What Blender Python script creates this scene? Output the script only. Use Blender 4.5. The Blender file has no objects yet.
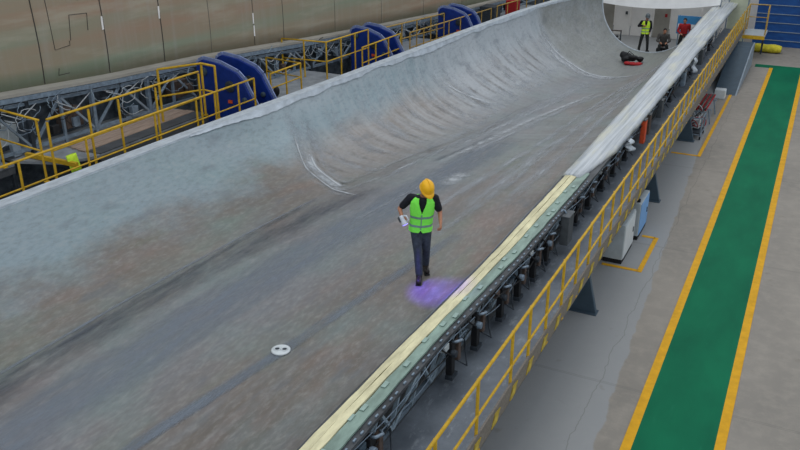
import bpy, bmesh, math, random
import numpy as np
from mathutils import Vector, Matrix
random.seed(7)
SC = bpy.context.scene
COL = SC.collection
# ------------------------------------------------------------------ camera, light
cam = bpy.data.cameras.new('camera'); cam.sensor_width = 36.0; cam.lens = 815 * 36 / 800.0
co = bpy.data.objects.new('camera', cam); COL.objects.link(co)
co.location = (0, 0, 8.0)
co.rotation_euler = (math.radians(90 - 23.537), 0, math.radians(26.695))
cam.clip_end = 300
SC.camera = co
SC.view_settings.view_transform = 'Standard'; SC.view_settings.look = 'None'
SC.view_settings.gamma = 1.0; SC.view_settings.exposure = 0.0
SC.view_settings.use_curve_mapping = False
w = bpy.data.worlds.new('hall_light'); SC.world = w; w.use_nodes = True
bg = w.node_tree.nodes['Background']; bg.inputs[0].default_value = (0.80, 0.88, 1.0, 1); bg.inputs[1].default_value = 0.78
def area(name, loc, sx, sy, e, col):
    l = bpy.data.lights.new(name, 'AREA'); l.shape = 'RECTANGLE'; l.size = sx; l.size_y = sy; l.energy = e; l.color = col
    o = bpy.data.objects.new(name, l); COL.objects.link(o); o.location = loc; return o
area('roof_light', (-6, 20, 15), 8, 60, 1500, (1.0, 0.97, 0.93))
area('roof_light', (12, 20, 13), 8, 60, 1500, (1.0, 0.98, 0.95))  # unseen fill, moved out right to brighten the platform floor and mould wall
area('roof_light', (-18, 22, 15), 6, 60, 450, (1.0, 0.97, 0.93))

# ------------------------------------------------------------------ materials
def rgb(h):
    h = h.lstrip('#'); v = [int(h[i:i + 2], 16) / 255 for i in (0, 2, 4)]
    return tuple((c / 12.92 if c <= .04045 else ((c + .055) / 1.055) ** 2.4) for c in v) + (1,)
class NT:
    def __init__(s, name):
        s.m = bpy.data.materials.new(name); s.m.use_nodes = True; s.t = s.m.node_tree
        s.b = s.t.nodes['Principled BSDF']; s.co = s.n('ShaderNodeTexCoord').outputs['Object']
    def n(s, kind): return s.t.nodes.new(kind)
    def l(s, a, b): s.t.links.new(a, b)
    def map(s, sc=(1, 1, 1), loc=(0, 0, 0)):
        m = s.n('ShaderNodeMapping'); s.l(s.co, m.inputs[0]); m.inputs['Scale'].default_value = sc; m.inputs['Location'].default_value = loc
        return m.outputs[0]
    def noise(s, scale, sc=(1, 1, 1), detail=4, rough=.55, loc=(0, 0, 0)):
        t = s.n('ShaderNodeTexNoise'); s.l(s.map(sc, loc), t.inputs['Vector'])
        t.inputs['Scale'].default_value = scale; t.inputs['Detail'].default_value = detail; t.inputs['Roughness'].default_value = rough
        return t.outputs['Fac']
    def ramp(s, f, a, b, va=0., vb=1.):
        r = s.n('ShaderNodeMapRange'); s.l(f, r.inputs[0])
        r.inputs[1].default_value = a; r.inputs[2].default_value = b; r.inputs[3].default_value = va; r.inputs[4].default_value = vb
        r.clamp = True; return r.outputs[0]
    def math(s, op, a, b):
        r = s.n('ShaderNodeMath'); r.operation = op
        for i, v in enumerate((a, b)):
            if isinstance(v, (int, float)): r.inputs[i].default_value = v
            else: s.l(v, r.inputs[i])
        return r.outputs[0]
    def mix(s, f, a, b):
        r = s.n('ShaderNodeMix'); r.data_type = 'RGBA'
        for i, v in ((0, f), (6, a), (7, b)):
            if isinstance(v, (int, float, tuple)): r.inputs[i].default_value = v
            else: s.l(v, r.inputs[i])
        return r.outputs[2]
    def xyz(s):
        r = s.n('ShaderNodeSeparateXYZ'); s.l(s.co, r.inputs[0]); return r.outputs
    def out(s, c, rough=.6, metal=0., bump=None, bs=.2, bd=.01, spec=.3, alpha=None):
        s.b.inputs['Specular IOR Level'].default_value = spec
        if alpha is not None: s.l(alpha, s.b.inputs['Alpha'])
        if isinstance(c, tuple): s.b.inputs['Base Color'].default_value = c
        else: s.l(c, s.b.inputs['Base Color'])
        if isinstance(rough, (int, float)): s.b.inputs['Roughness'].default_value = rough
        else: s.l(rough, s.b.inputs['Roughness'])
        s.b.inputs['Metallic'].default_value = metal
        if bump is not None:
            b = s.n('ShaderNodeBump'); s.l(bump, b.inputs['Height']); b.inputs['Strength'].default_value = bs; b.inputs['Distance'].default_value = bd
            s.l(b.outputs[0], s.b.inputs['Normal'])
        return s.m
def mat(name, h, rough=.6, metal=0., var=.12, scale=6., sc=(1, 1, 1), bs=.15):
    t = NT(name); c = rgb(h); d = tuple(x * (1 - 2.2 * var) for x in c[:3]) + (1,); e = tuple(min(1, x * (1 + 1.2 * var)) for x in c[:3]) + (1,)
    n = t.noise(scale, sc, 5, .6)
    return t.out(t.mix(t.ramp(n, .3, .7), d, e), rough, metal, n, bs)
M = {}
M['yellow'] = mat('yellow_paint', '#c8a028', .5, 0, .12, 9)
M['yellow_old'] = mat('worn_yellow_paint', '#b3924a', .6, 0, .2, 12)
M['yellow_line'] = mat('yellow_floor_paint', '#d19b0e', .7, 0, .08, 5)
M['blue'] = mat('blue_paint', '#16327e', .4, 0, .12, 5)
M['blue_light'] = mat('pale_blue_edge', '#7d8cb4', .45, 0, .1, 9)
M['slate'] = mat('slate_paint', '#3f4f5a', .55, 0, .08, 4)
M['slate_light'] = mat('pale_slate_paint', '#84909a', .55, 0, .08, 4)
M['steel'] = mat('galvanised_steel', '#7f8f9d', .5, .3, .15, 10)
M['steel_dark'] = mat('dark_steel', '#3a4148', .55, .3, .2, 10)
M['black'] = mat('black_rubber', '#1d1e20', .6, 0, .2, 10)
M['dark'] = mat('dark_grey_case', '#4d5255', .55, 0, .12, 8)
M['clutter'] = mat('mixed_blue_grey_panel', '#59636c', .7, 0, .3, 2.5, (1, 1.5, 2), .5)
M['seam_grey'] = mat('grey_seam', '#6a665c', .7, 0, .1, 8)
M['patch'] = mat('faded_yellow_patch', '#b8a040', .7, 0, .2, 9)
M['toe'] = mat('brown_grey_mesh_panel', '#787168', .7, 0, .14, 30)
M['brown'] = mat('brown_metal', '#5a4c44', .6, .1, .2, 12)
M['white'] = mat('white_case', '#c4cacb', .45, 0, .05, 6)
M['blue_case'] = mat('sky_blue_case', '#6f9fd0', .45, 0, .06, 6)
M['grey_case'] = mat('grey_case', '#a8b0b2', .5, 0, .06, 6)
M['orange'] = mat('orange_case', '#d0532e', .5, 0, .1, 10)
M['red'] = mat('red_cloth', '#a02226', .8, 0, .15, 20)
M['plastic'] = mat('white_plastic_film', '#b3bcc3', .35, 0, .12, 3, (3, 1, 1), .9)
M['cream'] = mat('cream_foam_seal', '#d6cfa8', .75, 0, .13, 9, (1, .25, 1), .8)
M['green_glass'] = mat('green_laminate', '#80968a', .45, 0, .18, 7, (1, .3, 1), .4)
M['glass'] = mat('pale_glass_patch', '#93aaa0', .4, 0, .1, 12)
M['lattice'] = mat('pale_blue_grey_lattice', '#93a5b0', .5, 0, .1, 10)
M['charcoal'] = mat('charcoal_flange', '#44474a', .5, 0, .25, 9, (1, .4, 1), .4)
M['hose'] = mat('clear_hose', '#b4babd', .35, 0, .08, 20)
M['pale_panel'] = mat('pale_green_panel', '#b9bfa8', .6, 0, .06, 4)
M['wall_white'] = mat('white_wall_panel', '#e6e3de', .6, 0, .05, 1.5)
M['wall_beige'] = mat('beige_grey_panel', '#9a968c', .6, 0, .08, 1.5)
M['yellow_soft'] = mat('yellow_fabric', '#cfc238', .8, 0, .15, 8, bs=.6)
M['planks'] = mat('brown_deck_board', '#a08c7c', .7, 0, .12, 3, (6, 1, 1), .4)
M['deck_grey'] = mat('grey_deck_sheet', '#8b9094', .6, .1, .15, 3, bs=.4)
M['deck_under'] = mat('dark_deck_edge', '#4a4d50', .7, 0, .15, 3)
M['tape'] = mat('grey_blue_tape', '#6f7984', .5, 0, .18, 2.5, (5, 1, 1), .2)
M['tape_dark'] = mat('dark_tape_residue', '#666c74', .55, 0, .22, 2, (3, 1, 1), .2)
M['marker'] = mat('dark_marker_line', '#403d38', .7, 0, .1, 8)
M['scuff'] = mat('white_dust_patch', '#a9aeb1', .7, 0, .1, 5)
M['lime'] = mat('lime_vest_cloth', '#86ff58', .75, 0, .06, 18, bs=.5)
M['lime2'] = mat('yellow_green_vest_cloth', '#cdf03e', .7, 0, .06, 18)
M['reflect'] = mat('grey_reflective_band', '#7f9a96', .4, .2, .1, 20)
M['shirt_black'] = mat('black_shirt_cloth', '#1b1d24', .85, 0, .2, 20, bs=.5)
M['jeans'] = mat('dark_denim', '#3b434f', .85, 0, .2, 16, bs=.5)
M['dark_cloth'] = mat('dark_work_cloth', '#2c2e2d', .85, 0, .2, 16)
M['grey_cloth'] = mat('grey_work_cloth', '#4b4946', .85, 0, .15, 16)
M['skin'] = mat('skin', '#a8765c', .55, 0, .06, 20)
M['boot'] = mat('boot_leather', '#26211f', .5, 0, .15, 20)
M['hat'] = mat('yellow_hard_hat', '#efb41e', .3, 0, .04, 6, bs=0)
M['hat_grey'] = mat('grey_hard_hat', '#5d666a', .4, 0, .04, 6, bs=0)
M['hair'] = mat('black_hair', '#171412', .7, 0, .2, 40)
M['pale_blue_board'] = mat('blue_notice_board', '#3a7fae', .5, 0, .08, 3)
M['lamp_white'] = mat('white_lamp_body', '#c9ced6', .4, 0, .06, 12)
def m_emit(name, c, s):
    t = NT(name); t.b.inputs['Emission Color'].default_value = c; t.b.inputs['Emission Strength'].default_value = s
    return t.out(c, .4)
M['uv'] = m_emit('violet_led', (.25, .2, 1, 1), 4)
# floor: concrete slabs, lighter strip beside the platform, joints
t = NT('concrete_floor'); x, y, z = t.xyz()
n1 = t.noise(.35, (1, .5, 1), 5, .6); n2 = t.noise(3.2, (1, 1, 1), 8, .7); n3 = t.noise(26, (1, 1, 1), 4, .6)
c = t.mix(t.ramp(n1, .32, .68), rgb('#7c7871'), rgb('#918b82'))
c = t.mix(t.ramp(n2, .45, .75, 0, .5), c, rgb('#a19a8e'))
edge = t.math('ADD', x, t.math('MULTIPLY', t.noise(1.5, (0, 1, 0)), .25))
edge = t.math('ADD', edge, t.math('MULTIPLY', y, .045))
c = t.mix(t.ramp(edge, -1.28, -1.25, .75, 0), c, rgb('#8f9395'))
crack = t.math('ABSOLUTE', t.math('ADD', t.math('ADD', x, 2.22), t.math('MULTIPLY', t.math('SUBTRACT', t.noise(1.2, (0, 1, 0), 6), .5), .35)), 0)
c = t.mix(t.ramp(crack, .002, .012, .4, 0), c, rgb('#55534f'))
jy = t.math('ABSOLUTE', t.math('SUBTRACT', t.math('PINGPONG', t.math('ADD', y, t.math('MULTIPLY', n2, .05)), 3.0), 0.02), 0)
c = t.mix(t.ramp(jy, .004, .02, .25, 0), c, rgb('#5c5a57'))
c = t.mix(t.ramp(t.noise(1.7, (1, 1, 1), 3, .5, (5, 2, 0)), .66, .74, 0, .45), c, rgb('#6f6559'))
c = t.mix(t.ramp(n3, .66, .75, 0, .4), c, rgb('#605d58'))
M['floor'] = t.out(c, .8, 0, n2, .15, spec=.15)
t = NT('green_path_paint'); n = t.noise(1.3, (1, .4, 1), 6, .6); n2 = t.noise(9, (1, .2, 1), 5)
c = t.mix(t.ramp(n, .3, .7), rgb('#035a3e'), rgb('#086a48')); c = t.mix(t.ramp(n2, .6, .8, 0, .5), c, rgb('#1c6e50'))
M['green'] = t.out(c, .7, 0, n2, .05, spec=.12)
t = NT('walkway_plate'); n = t.noise(1.6, (1, 1, 1), 6, .65); n2 = t.noise(7, (1, .4, 1), 6, .7)
c = t.mix(t.ramp(n, .35, .7), rgb('#5b626a'), rgb('#7a828a')); c = t.mix(t.ramp(n2, .55, .78, 0, .8), c, rgb('#a3aaaf'))
M['deck'] = t.out(c, t.ramp(n, .3, .7, .35, .6), .15, n2, .15)
t = NT('blue_sheeting'); x, y, z = t.xyz(); n = t.noise(2, (1, 1, 3), 4)
M['blue_wall'] = t.out(t.mix(t.ramp(n, .3, .7), rgb('#123d78'), rgb('#1d5190')), .45, 0, n, .3)
# mould laminate: mottled brown grey floor, teal grey gelcoat high on the side, dusty transverse streaks to the root, wall sheen and root shade painted in
t = NT('mould_laminate'); va = t.n('ShaderNodeVectorMath'); t.l(t.co, va.inputs[0]); va.inputs[1].default_value = (-7.5, 20, 0); t.co = va.outputs[0]
x, y, z = t.xyz()
big = t.noise(.42, (1, .55, 1), 6, .6); strk = t.noise(1.1, (3.2, .35, 1), 7, .65); fine = t.noise(11, (1.4, .5, 1), 6, .7)
c = t.mix(t.ramp(big, .3, .7), rgb('#57514a'), rgb('#6f655a'))
c = t.mix(t.ramp(strk, .42, .72, 0, .6), c, rgb('#777a7c'))
c = t.mix(t.ramp(t.noise(.8, (1.6, .4, 1), 4, .5, (3, 7, 0)), .52, .75, 0, .6), c, rgb('#836a5e'))
c = t.mix(t.ramp(t.noise(.9, (1.4, .5, 1), 5, .6, (9, 1, 0)), .52, .74, 0, .55), c, rgb('#64735f'))
# bluish dusty band down the middle
mid = t.math('ABSOLUTE', t.math('ADD', t.math('ADD', x, 7.3), t.math('MULTIPLY', t.math('SUBTRACT', big, .5), 1.6)), 0)
c = t.mix(t.ramp(mid, .2, 1.5, .7, 0), c, rgb('#757a80'))
# gelcoat high on the left side
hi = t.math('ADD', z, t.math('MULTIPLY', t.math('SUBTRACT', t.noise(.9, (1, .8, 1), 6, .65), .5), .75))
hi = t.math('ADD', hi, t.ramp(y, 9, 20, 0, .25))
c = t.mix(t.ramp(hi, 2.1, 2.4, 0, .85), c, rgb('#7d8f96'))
c = t.mix(t.ramp(t.noise(.7, (1, .7, 1), 5, .6, (1, 4, 2)), .45, .7, 0, .35), c, rgb('#6a8683'))
wl = t.math('MULTIPLY', t.ramp(y, 13.6, 15.5), t.ramp(t.math('ADD', x, t.math('MULTIPLY', y, -.045)), -9.2, -10.0))  # side wall tones, with the bluish reflected sheen painted into the colour
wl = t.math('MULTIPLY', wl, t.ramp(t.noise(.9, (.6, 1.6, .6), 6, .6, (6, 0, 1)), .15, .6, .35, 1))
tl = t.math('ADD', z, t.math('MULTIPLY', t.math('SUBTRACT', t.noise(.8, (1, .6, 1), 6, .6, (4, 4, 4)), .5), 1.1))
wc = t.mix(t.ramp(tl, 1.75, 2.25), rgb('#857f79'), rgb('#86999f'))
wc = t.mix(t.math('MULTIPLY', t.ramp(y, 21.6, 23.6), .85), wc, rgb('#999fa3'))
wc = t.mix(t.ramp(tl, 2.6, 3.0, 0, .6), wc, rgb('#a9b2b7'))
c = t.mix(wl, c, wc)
# dust streaks from the bulge to the root, far wall glare painted in with them
dn = t.noise(1.6, (.5, 2.6, .5), 6, .7, (2, 0, 0))
far = t.ramp(y, 13.5, 20, 0, 1)
side = t.ramp(t.math('ADD', x, t.math('MULTIPLY', y, -.02)), -8.6, -9.6, 0, 1)
c = t.mix(t.math('MULTIPLY', t.math('MULTIPLY', t.ramp(dn, .35, .7), far), t.ramp(side, 0, 1, .35, .62)), c, rgb('#aeb4b8'))
c = t.mix(t.math('MULTIPLY', t.ramp(y, 31.9, 32.6, 0, .85), t.ramp(t.noise(1.2, (1, .6, 1), 7, .7), .2, .55)), c, rgb('#7d807b'))  # shade inside the root end painted as a darker grey
c = t.mix(t.ramp(fine, .5, .8, 0, .5), c, rgb('#9a9994'))
c = t.mix(t.ramp(fine, .5, .22, 0, .5), c, rgb('#4f4d49'))
blot = t.noise(2.6, (1.5, .5, 1), 3, .5, (2, 2, 2))
c = t.mix(t.ramp(blot, .58, .72, 0, .4), c, rgb('#565c63'))
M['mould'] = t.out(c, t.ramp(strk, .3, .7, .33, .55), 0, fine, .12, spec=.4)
def soft(name, h, thr=(.35, .65), top=.9, sc=(3, 3, 1), edge=.35, end=.08):
    t = NT(name); u = t.n('ShaderNodeUVMap'); r = t.n('ShaderNodeSeparateXYZ'); t.l(u.outputs[0], r.inputs[0])
    eu = t.ramp(t.math('SUBTRACT', .5, t.math('ABSOLUTE', t.math('SUBTRACT', r.outputs[0], .5), 0)), 0, edge)
    ev = t.ramp(t.math('SUBTRACT', .5, t.math('ABSOLUTE', t.math('SUBTRACT', r.outputs[1], .5), 0)), 0, end)
    n = t.ramp(t.noise(1.5, sc, 6, .68), thr[0], thr[1], 0, top)
    c_ = rgb(h); return t.out(t.mix(t.noise(5), tuple(x * .85 for x in c_[:3]) + (1,), c_), .65, alpha=t.math('MULTIPLY', t.math('MULTIPLY', eu, ev), n), spec=.3)
M['dust'] = soft('dust_film', '#aab0b5', (.38, .72), .6, (2.2, 2.2, 2), .5)
M['dust_solid'] = soft('packed_white_dust', '#bfc4c7', (.15, .5), .9, (3, 3, 2), .45, .1)
M['dust_floor'] = soft('floor_dust_film', '#a9aeb2', (.34, .62), .75, (5, .7, 1), .5)
M['dust_thick'] = soft('thick_dust_film', '#c3c8cb', (.36, .62), .8, (3, 3, 2), .4, .2)
M['stain_blue'] = soft('blue_grey_residue', '#555b63', (.3, .68), .6, (5, .8, 1), .45)
M['stain_light'] = soft('pale_blue_residue', '#7c858f', (.25, .6), .6, (5, .8, 1), .3)
M['stain_brown'] = soft('brown_rib_stain', '#706760', (.35, .7), .5, (2, 2, 2), .5, .3)
t = NT('streaked_film'); n = t.noise(2.4, (7, .12, 2), 6, .65); n2 = t.noise(1.1, (3, .5, 1), 4, .6, (3, 3, 3)); n3 = t.noise(5, (3, .3, 2), 5, .7)
c = t.mix(t.ramp(n, .35, .65), rgb('#8d9498'), rgb('#c3c8cb')); c = t.mix(t.ramp(n2, .48, .68, 0, .6), c, rgb('#cbc8ac'))
c = t.mix(t.ramp(n3, .62, .78, 0, .5), c, rgb('#77807f'))
M['canopy'] = mat('white_canopy_sheet', '#e2e3e2', .5, 0, .04, 2, bs=.2)
M['film'] = t.out(c, .4, 0, n, .5)
# opposite mould: brown grey with lengthwise tinted bands
t = NT('tall_mould_laminate'); x, y, z = t.xyz()
b = t.noise(1.0, (.15, .06, 1.6), 3, .5); v = t.noise(1.2, (.3, 3, .2), 6, .7)
c = t.mix(t.ramp(b, .3, .7), rgb('#828b76'), rgb('#9a7b66'))
c = t.mix(t.ramp(t.noise(1.8, (.1, .25, 1.6), 5, .6, (4, 2, 8)), .5, .7, 0, .7), c, rgb('#a29c89'))
c = t.mix(t.ramp(v, .5, .8, 0, .4), c, rgb('#a09e98'))
M['tall'] = t.out(c, .45, 0, v, .08)

# ------------------------------------------------------------------ mesh helpers
ORG = {}
class MB:
    def __init__(s): s.v = []; s.f = []
    def add(s, v, f):
        k = len(s.v); s.v += [tuple(p) for p in v]; s.f += [tuple(i + k for i in q) for q in f]; return s
    def box(s, c, d, R=None):
        hx, hy, hz = d[0] / 2, d[1] / 2, d[2] / 2
        vs = [Vector((a * hx, b * hy, e * hz)) for a in (-1, 1) for b in (-1, 1) for e in (-1, 1)]
        if R: vs = [R @ q for q in vs]
        c = Vector(c)
        return s.add([q + c for q in vs], [(0, 1, 3, 2), (4, 6, 7, 5), (0, 4, 5, 1), (2, 3, 7, 6), (0, 2, 6, 4), (1, 5, 7, 3)])
    def bar(s, a, b, w, h=None):
        h = h or w; a = Vector(a); b = Vector(b); d = b - a; q = d.to_track_quat('Z', 'Y').to_matrix()
        return s.box((a + b) / 2, (w, h, d.length), q)
    def tube(s, pts, r, n=8, cap=True, rs=None):
        pts = [Vector(p) for p in pts]; vs = []; m = len(pts)
        u = None
        for i, p in enumerate(pts):
            d = (pts[min(i + 1, m - 1)] - pts[max(i - 1, 0)]).normalized()
            if u is None: u = d.orthogonal().normalized()
            u = (u - d * u.dot(d)).normalized(); q = d.cross(u)
            rr = rs[i] if rs else r
            for k in range(n):
                a = 2 * math.pi * k / n; vs.append(p + (u * math.cos(a) + q * math.sin(a)) * rr)
        fs = [(i * n + k, i * n + (k + 1) % n, (i + 1) * n + (k + 1) % n, (i + 1) * n + k) for i in range(m - 1) for k in range(n)]
        if cap: fs += [tuple(range(n))[::-1], tuple(range((m - 1) * n, m * n))]
        return s.add(vs, fs)
    def lathe(s, prof, c=(0, 0, 0), n=24, sx=1, sy=1, R=None):
        c = Vector(c); vs = []; m = len(prof)
        for r, z in prof:
            for k in range(n):
                a = 2 * math.pi * k / n; q = Vector((r * math.cos(a) * sx, r * math.sin(a) * sy, z))
                if R: q = R @ q
                vs.append(q + c)
        fs = [(i * n + k, i * n + (k + 1) % n, (i + 1) * n + (k + 1) % n, (i + 1) * n + k) for i in range(m - 1) for k in range(n)]
        fs += [tuple(range(n))[::-1], tuple(range((m - 1) * n, m * n))]
        return s.add(vs, fs)
    def ell(s, c, r, R=None, n=16):
        prof = [(max(1e-4, math.sin(math.pi * i / 10)), -math.cos(math.pi * i / 10)) for i in range(11)]
        c = Vector(c); k = len(s.v); s.lathe(prof, (0, 0, 0), n)
        for i in range(k, len(s.v)):
            q = Vector(s.v[i]); q = Vector((q.x * r[0], q.y * r[1], q.z * r[2]))
            if R: q = R @ q
            s.v[i] = tuple(q + c)
        return s
    def cap(s, a, b, ra, rb):
        a = Vector(a); b = Vector(b); d = (b - a); L = d.length; d = d / L
        pts = []; rs = []
        for i in range(5): t_ = math.pi / 2 * (1 - i / 4); pts.append(a - d * ra * math.sin(t_)); rs.append(max(1e-4, ra * math.cos(t_)))
        for i in range(5): t_ = math.pi / 2 * i / 4; pts.append(b + d * rb * math.sin(t_)); rs.append(max(1e-4, rb * math.cos(t_)))
        return s.tube(pts, 0, 10, True, rs)
    def prism(s, poly, off):
        """closed polygon (3d points) extruded by vector off"""
        off = Vector(off); n = len(poly); a = [Vector(p) for p in poly]
        return s.add(a + [p + off for p in a], [tuple(range(n))[::-1], tuple(range(n, 2 * n))] + [(i, (i + 1) % n, n + (i + 1) % n, n + i) for i in range(n)])
    def loft(s, rings, closed=True, cap=True):
        n = len(rings[0]); vs = [p for r in rings for p in r]
        fs = [(i * n + k, i * n + (k + 1) % n, (i + 1) * n + (k + 1) % n, (i + 1) * n + k) for i in range(len(rings) - 1) for k in range(n if closed else n - 1)]
        if closed and cap: fs += [tuple(range(n))[::-1], tuple(range((len(rings) - 1) * n, len(rings) * n))]
        return s.add(vs, fs)
    def mesh(s, name, o=(0, 0, 0), smooth=False):
        me = bpy.data.meshes.new(name); ox, oy, oz = o
        me.from_pydata([(a - ox, b - oy, c - oz) for a, b, c in s.v], [], s.f); me.update()
        bm = bmesh.new(); bm.from_mesh(me); bmesh.ops.recalc_face_normals(bm, faces=bm.faces); bm.to_mesh(me); bm.free()
        if smooth:
            for p in me.polygons: p.use_smooth = True
        return me
    def build(s, name, m, parent=None, bevel=0, smooth=False):
        o_ = ORG.get(parent.name, (0, 0, 0)) if parent else (0, 0, 0)
        me = s.mesh(name, o_, smooth)
        return link(name, me, m, parent, bevel)
def link(name, me, m, parent=None, bevel=0):
    o = bpy.data.objects.new(name, me); COL.objects.link(o)
    if m is not None: me.materials.append(M[m] if isinstance(m, str) else m)
    if parent:
        o.parent = parent; ORG[o.name] = ORG.get(parent.name, (0, 0, 0))
    if bevel:
        b = o.modifiers.new('bevel', 'BEVEL'); b.width = bevel; b.segments = 2; b.limit_method = 'ANGLE'
    return o
def thing(name, loc, label, cat, group=None):
    o = bpy.data.objects.new(name, None); COL.objects.link(o); o.location = loc; o.empty_display_size = .2
    ORG[o.name] = tuple(loc); return tag(o, label, cat, group)
def tag(o, label, cat, group=None):
    o['label'] = label; o['category'] = cat
    if group: o['group'] = group
    return o
def struct(o): o['kind'] = 'structure'; return o
def kids(o): return [c for c in bpy.data.objects if c.parent == o]
def dup(o, parent=None):
    c = o.copy(); COL.objects.link(c)
    if parent: c.parent = parent
    for k in kids(o): dup(k, c)
    return c
def fuse(mb, voxel, sm=4):
    """merge closed pieces into one continuous skin"""
    me = mb.mesh('tmp'); o = bpy.data.objects.new('tmp', me); COL.objects.link(o)
    r = o.modifiers.new('r', 'REMESH'); r.mode = 'VOXEL'; r.voxel_size = voxel; r.use_smooth_shade = True
    if sm:
        q = o.modifiers.new('s', 'SMOOTH'); q.iterations = sm; q.factor = .5
    dg = bpy.context.evaluated_depsgraph_get(); dg.update()
    out = bpy.data.meshes.new_from_object(o.evaluated_get(dg))
    bpy.data.objects.remove(o); bpy.data.meshes.remove(me)
    return out

# ------------------------------------------------------------------ setting
struct(MB().box((-8, 22, -.1), (50, 56, .2)).build('floor', 'floor'))
# green path with its border lines, lying on the floor
p = MB().box((-.785, 21.6, .004), (1.15, 35.2, .008)).build('trim_1', 'green'); struct(p)
struct(MB().box((-1.42, 21.6, .005), (.15, 35.2, .01)).build('trim_2', 'yellow_line'))
struct(MB().box((-.15, 21.6, .005), (.15, 35.2, .01)).build('trim_3', 'yellow_line'))
struct(MB().box((-1.0, 39.5, .004), (2.2, .6, .008)).build('trim_4', 'green'))
b = MB(); b.box((-2.47, 29.3, .005), (.1, 8.3, .01)); b.box((-2.9, 25.2, .005), (.78, .1, .01)); struct(b.build('trim_5', 'yellow_line'))
b = MB(); b.box((-2.47, 17.45, .005), (.1, 2.0, .01)); b.box((-2.9, 16.5, .005), (.78, .1, .01)); b.box((-2.65, 18.42, .005), (.3, .1, .01)); struct(b.build('trim_6', 'yellow_line'))
# far wall of the hall and the partition behind the root
struct(MB().box((-13, 47.2, 4), (26, .2, 8)).build('wall_back', 'wall_white'))
w_ = struct(MB().box((4.1, 44.6, 4), (13.6, .2, 8)).build('wall_blue', 'blue_wall'))
b = MB()
for k in range(12): b.box((4.1, 44.47, .3 + k * .42), (13.6, .04, .03))
b.build('panel_rib', 'slate_light', w_)
struct(MB().box((-26, 22, 4.5), (.2, 56, 9)).build('wall_left', 'wall_beige'))
for k, (x0, x1, m_) in enumerate([(-12.2, -9.62, 'wall_beige'), (-9.56, -8.75, 'wall_white'), (-8.69, -7.6, 'wall_white'), (-7.54, -6.75, 'wall_beige'), (-6.69, -5.3, 'wall_white'), (-5.2, -4.3, 'wall_white')]):
    o = struct(MB().box(((x0 + x1) / 2, 44.3, 1.6), (x1 - x0, .1, 3.2)).build('wall_partition', m_, bevel=.02))
    if k in (1, 3):
        MB().box(((x0 + x1) / 2 + .2, 44.23, 1.15), (.12, .03, .16)).build('panel_switch', 'dark' if k == 1 else 'red', o)

# ------------------------------------------------------------------ the mould
ST = {
 2: [(-4.45,1.97),(-4.55,1.90),(-4.8,1.86),(-5.5,1.84),(-6.3,1.83),(-7.2,1.83),(-8,1.85),(-8.7,1.90),(-9.3,2.0),(-9.9,2.18),(-10.4,2.4),(-10.95,2.68),(-11.4,3.0)],
 12: [(-4.45,1.97),(-4.55,1.90),(-4.8,1.85),(-5.5,1.83),(-6.3,1.82),(-7.2,1.82),(-8,1.84),(-8.7,1.89),(-9.3,1.99),(-9.85,2.16),(-10.3,2.36),(-10.75,2.65),(-11.1,3.0)],
 16: [(-4.45,1.97),(-4.6,1.88),(-4.9,1.8),(-5.6,1.74),(-6.4,1.70),(-7.2,1.67),(-8,1.64),(-8.8,1.66),(-9.5,1.76),(-10.0,1.95),(-10.4,2.24),(-10.7,2.6),(-10.87,3.0)],
 22: [(-4.45,1.97),(-4.65,1.85),(-5,1.7),(-5.7,1.5),(-6.5,1.37),(-7.3,1.28),(-8.1,1.27),(-8.8,1.38),(-9.4,1.6),(-9.9,1.9),(-10.25,2.25),(-10.47,2.62),(-10.6,3.0)],
 28: [(-4.45,1.97),(-4.65,1.75),(-5.05,1.45),(-5.7,1.12),(-6.5,.92),(-7.3,.88),(-8.1,1.0),(-8.8,1.25),(-9.35,1.58),(-9.8,1.95),(-10.08,2.3),(-10.24,2.65),(-10.32,3.0)],
 33: [(-4.48,1.98),(-4.6,1.6),(-5.0,1.15),(-5.6,.75),(-6.3,.53),(-7,.45),(-7.65,.52),(-8.2,.75),(-8.8,1.1),(-9.3,1.55),(-9.65,2.0),(-9.85,2.5),(-9.92,3.0)]}
def arc(cx, cz, r, a0, a1, n): return [(cx + r * math.cos(math.radians(a0 + (a1 - a0) * i / (n - 1))), cz + r * math.sin(math.radians(a0 + (a1 - a0) * i / (n - 1)))) for i in range(n)]
ST[39] = arc(-6.8, 2.5, 2.28, -14, -192, 13)
XI = [(2, -4.32), (7, -4.32), (9, -4.27), (12, -4.2), (17, -4.2), (24, -4.25), (33, -4.4), (39, -4.5), (46, -4.5)]
XO = [(2, -3.86), (9, -3.84), (12, -3.72), (17, -3.66), (30, -3.62), (46, -3.62)]
def xi(y): return float(np.interp(y, [p[0] for p in XI], [p[1] for p in XI]))
def xo(y): return float(np.interp(y, [p[0] for p in XO], [p[1] for p in XO]))
for k_ in ST:
    d_ = xi(k_) - .03 - ST[k_][0][0]
    ST[k_] = [(ST[k_][0][0] + d_, ST[k_][0][1]), (ST[k_][1][0] + d_ * .9, ST[k_][1][1]), (ST[k_][2][0] + d_ * .6, ST[k_][2][1])] + ST[k_][3:]
YS = sorted(ST); SA = np.array([ST[k] for k in YS])
def cr(P0, P1, P2, P3, t):
    return .5 * ((2 * P1) + (-P0 + P2) * t + (2 * P0 - 5 * P1 + 4 * P2 - P3) * t * t + (-P0 + 3 * P1 - 3 * P2 + P3) * t ** 3)
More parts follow.
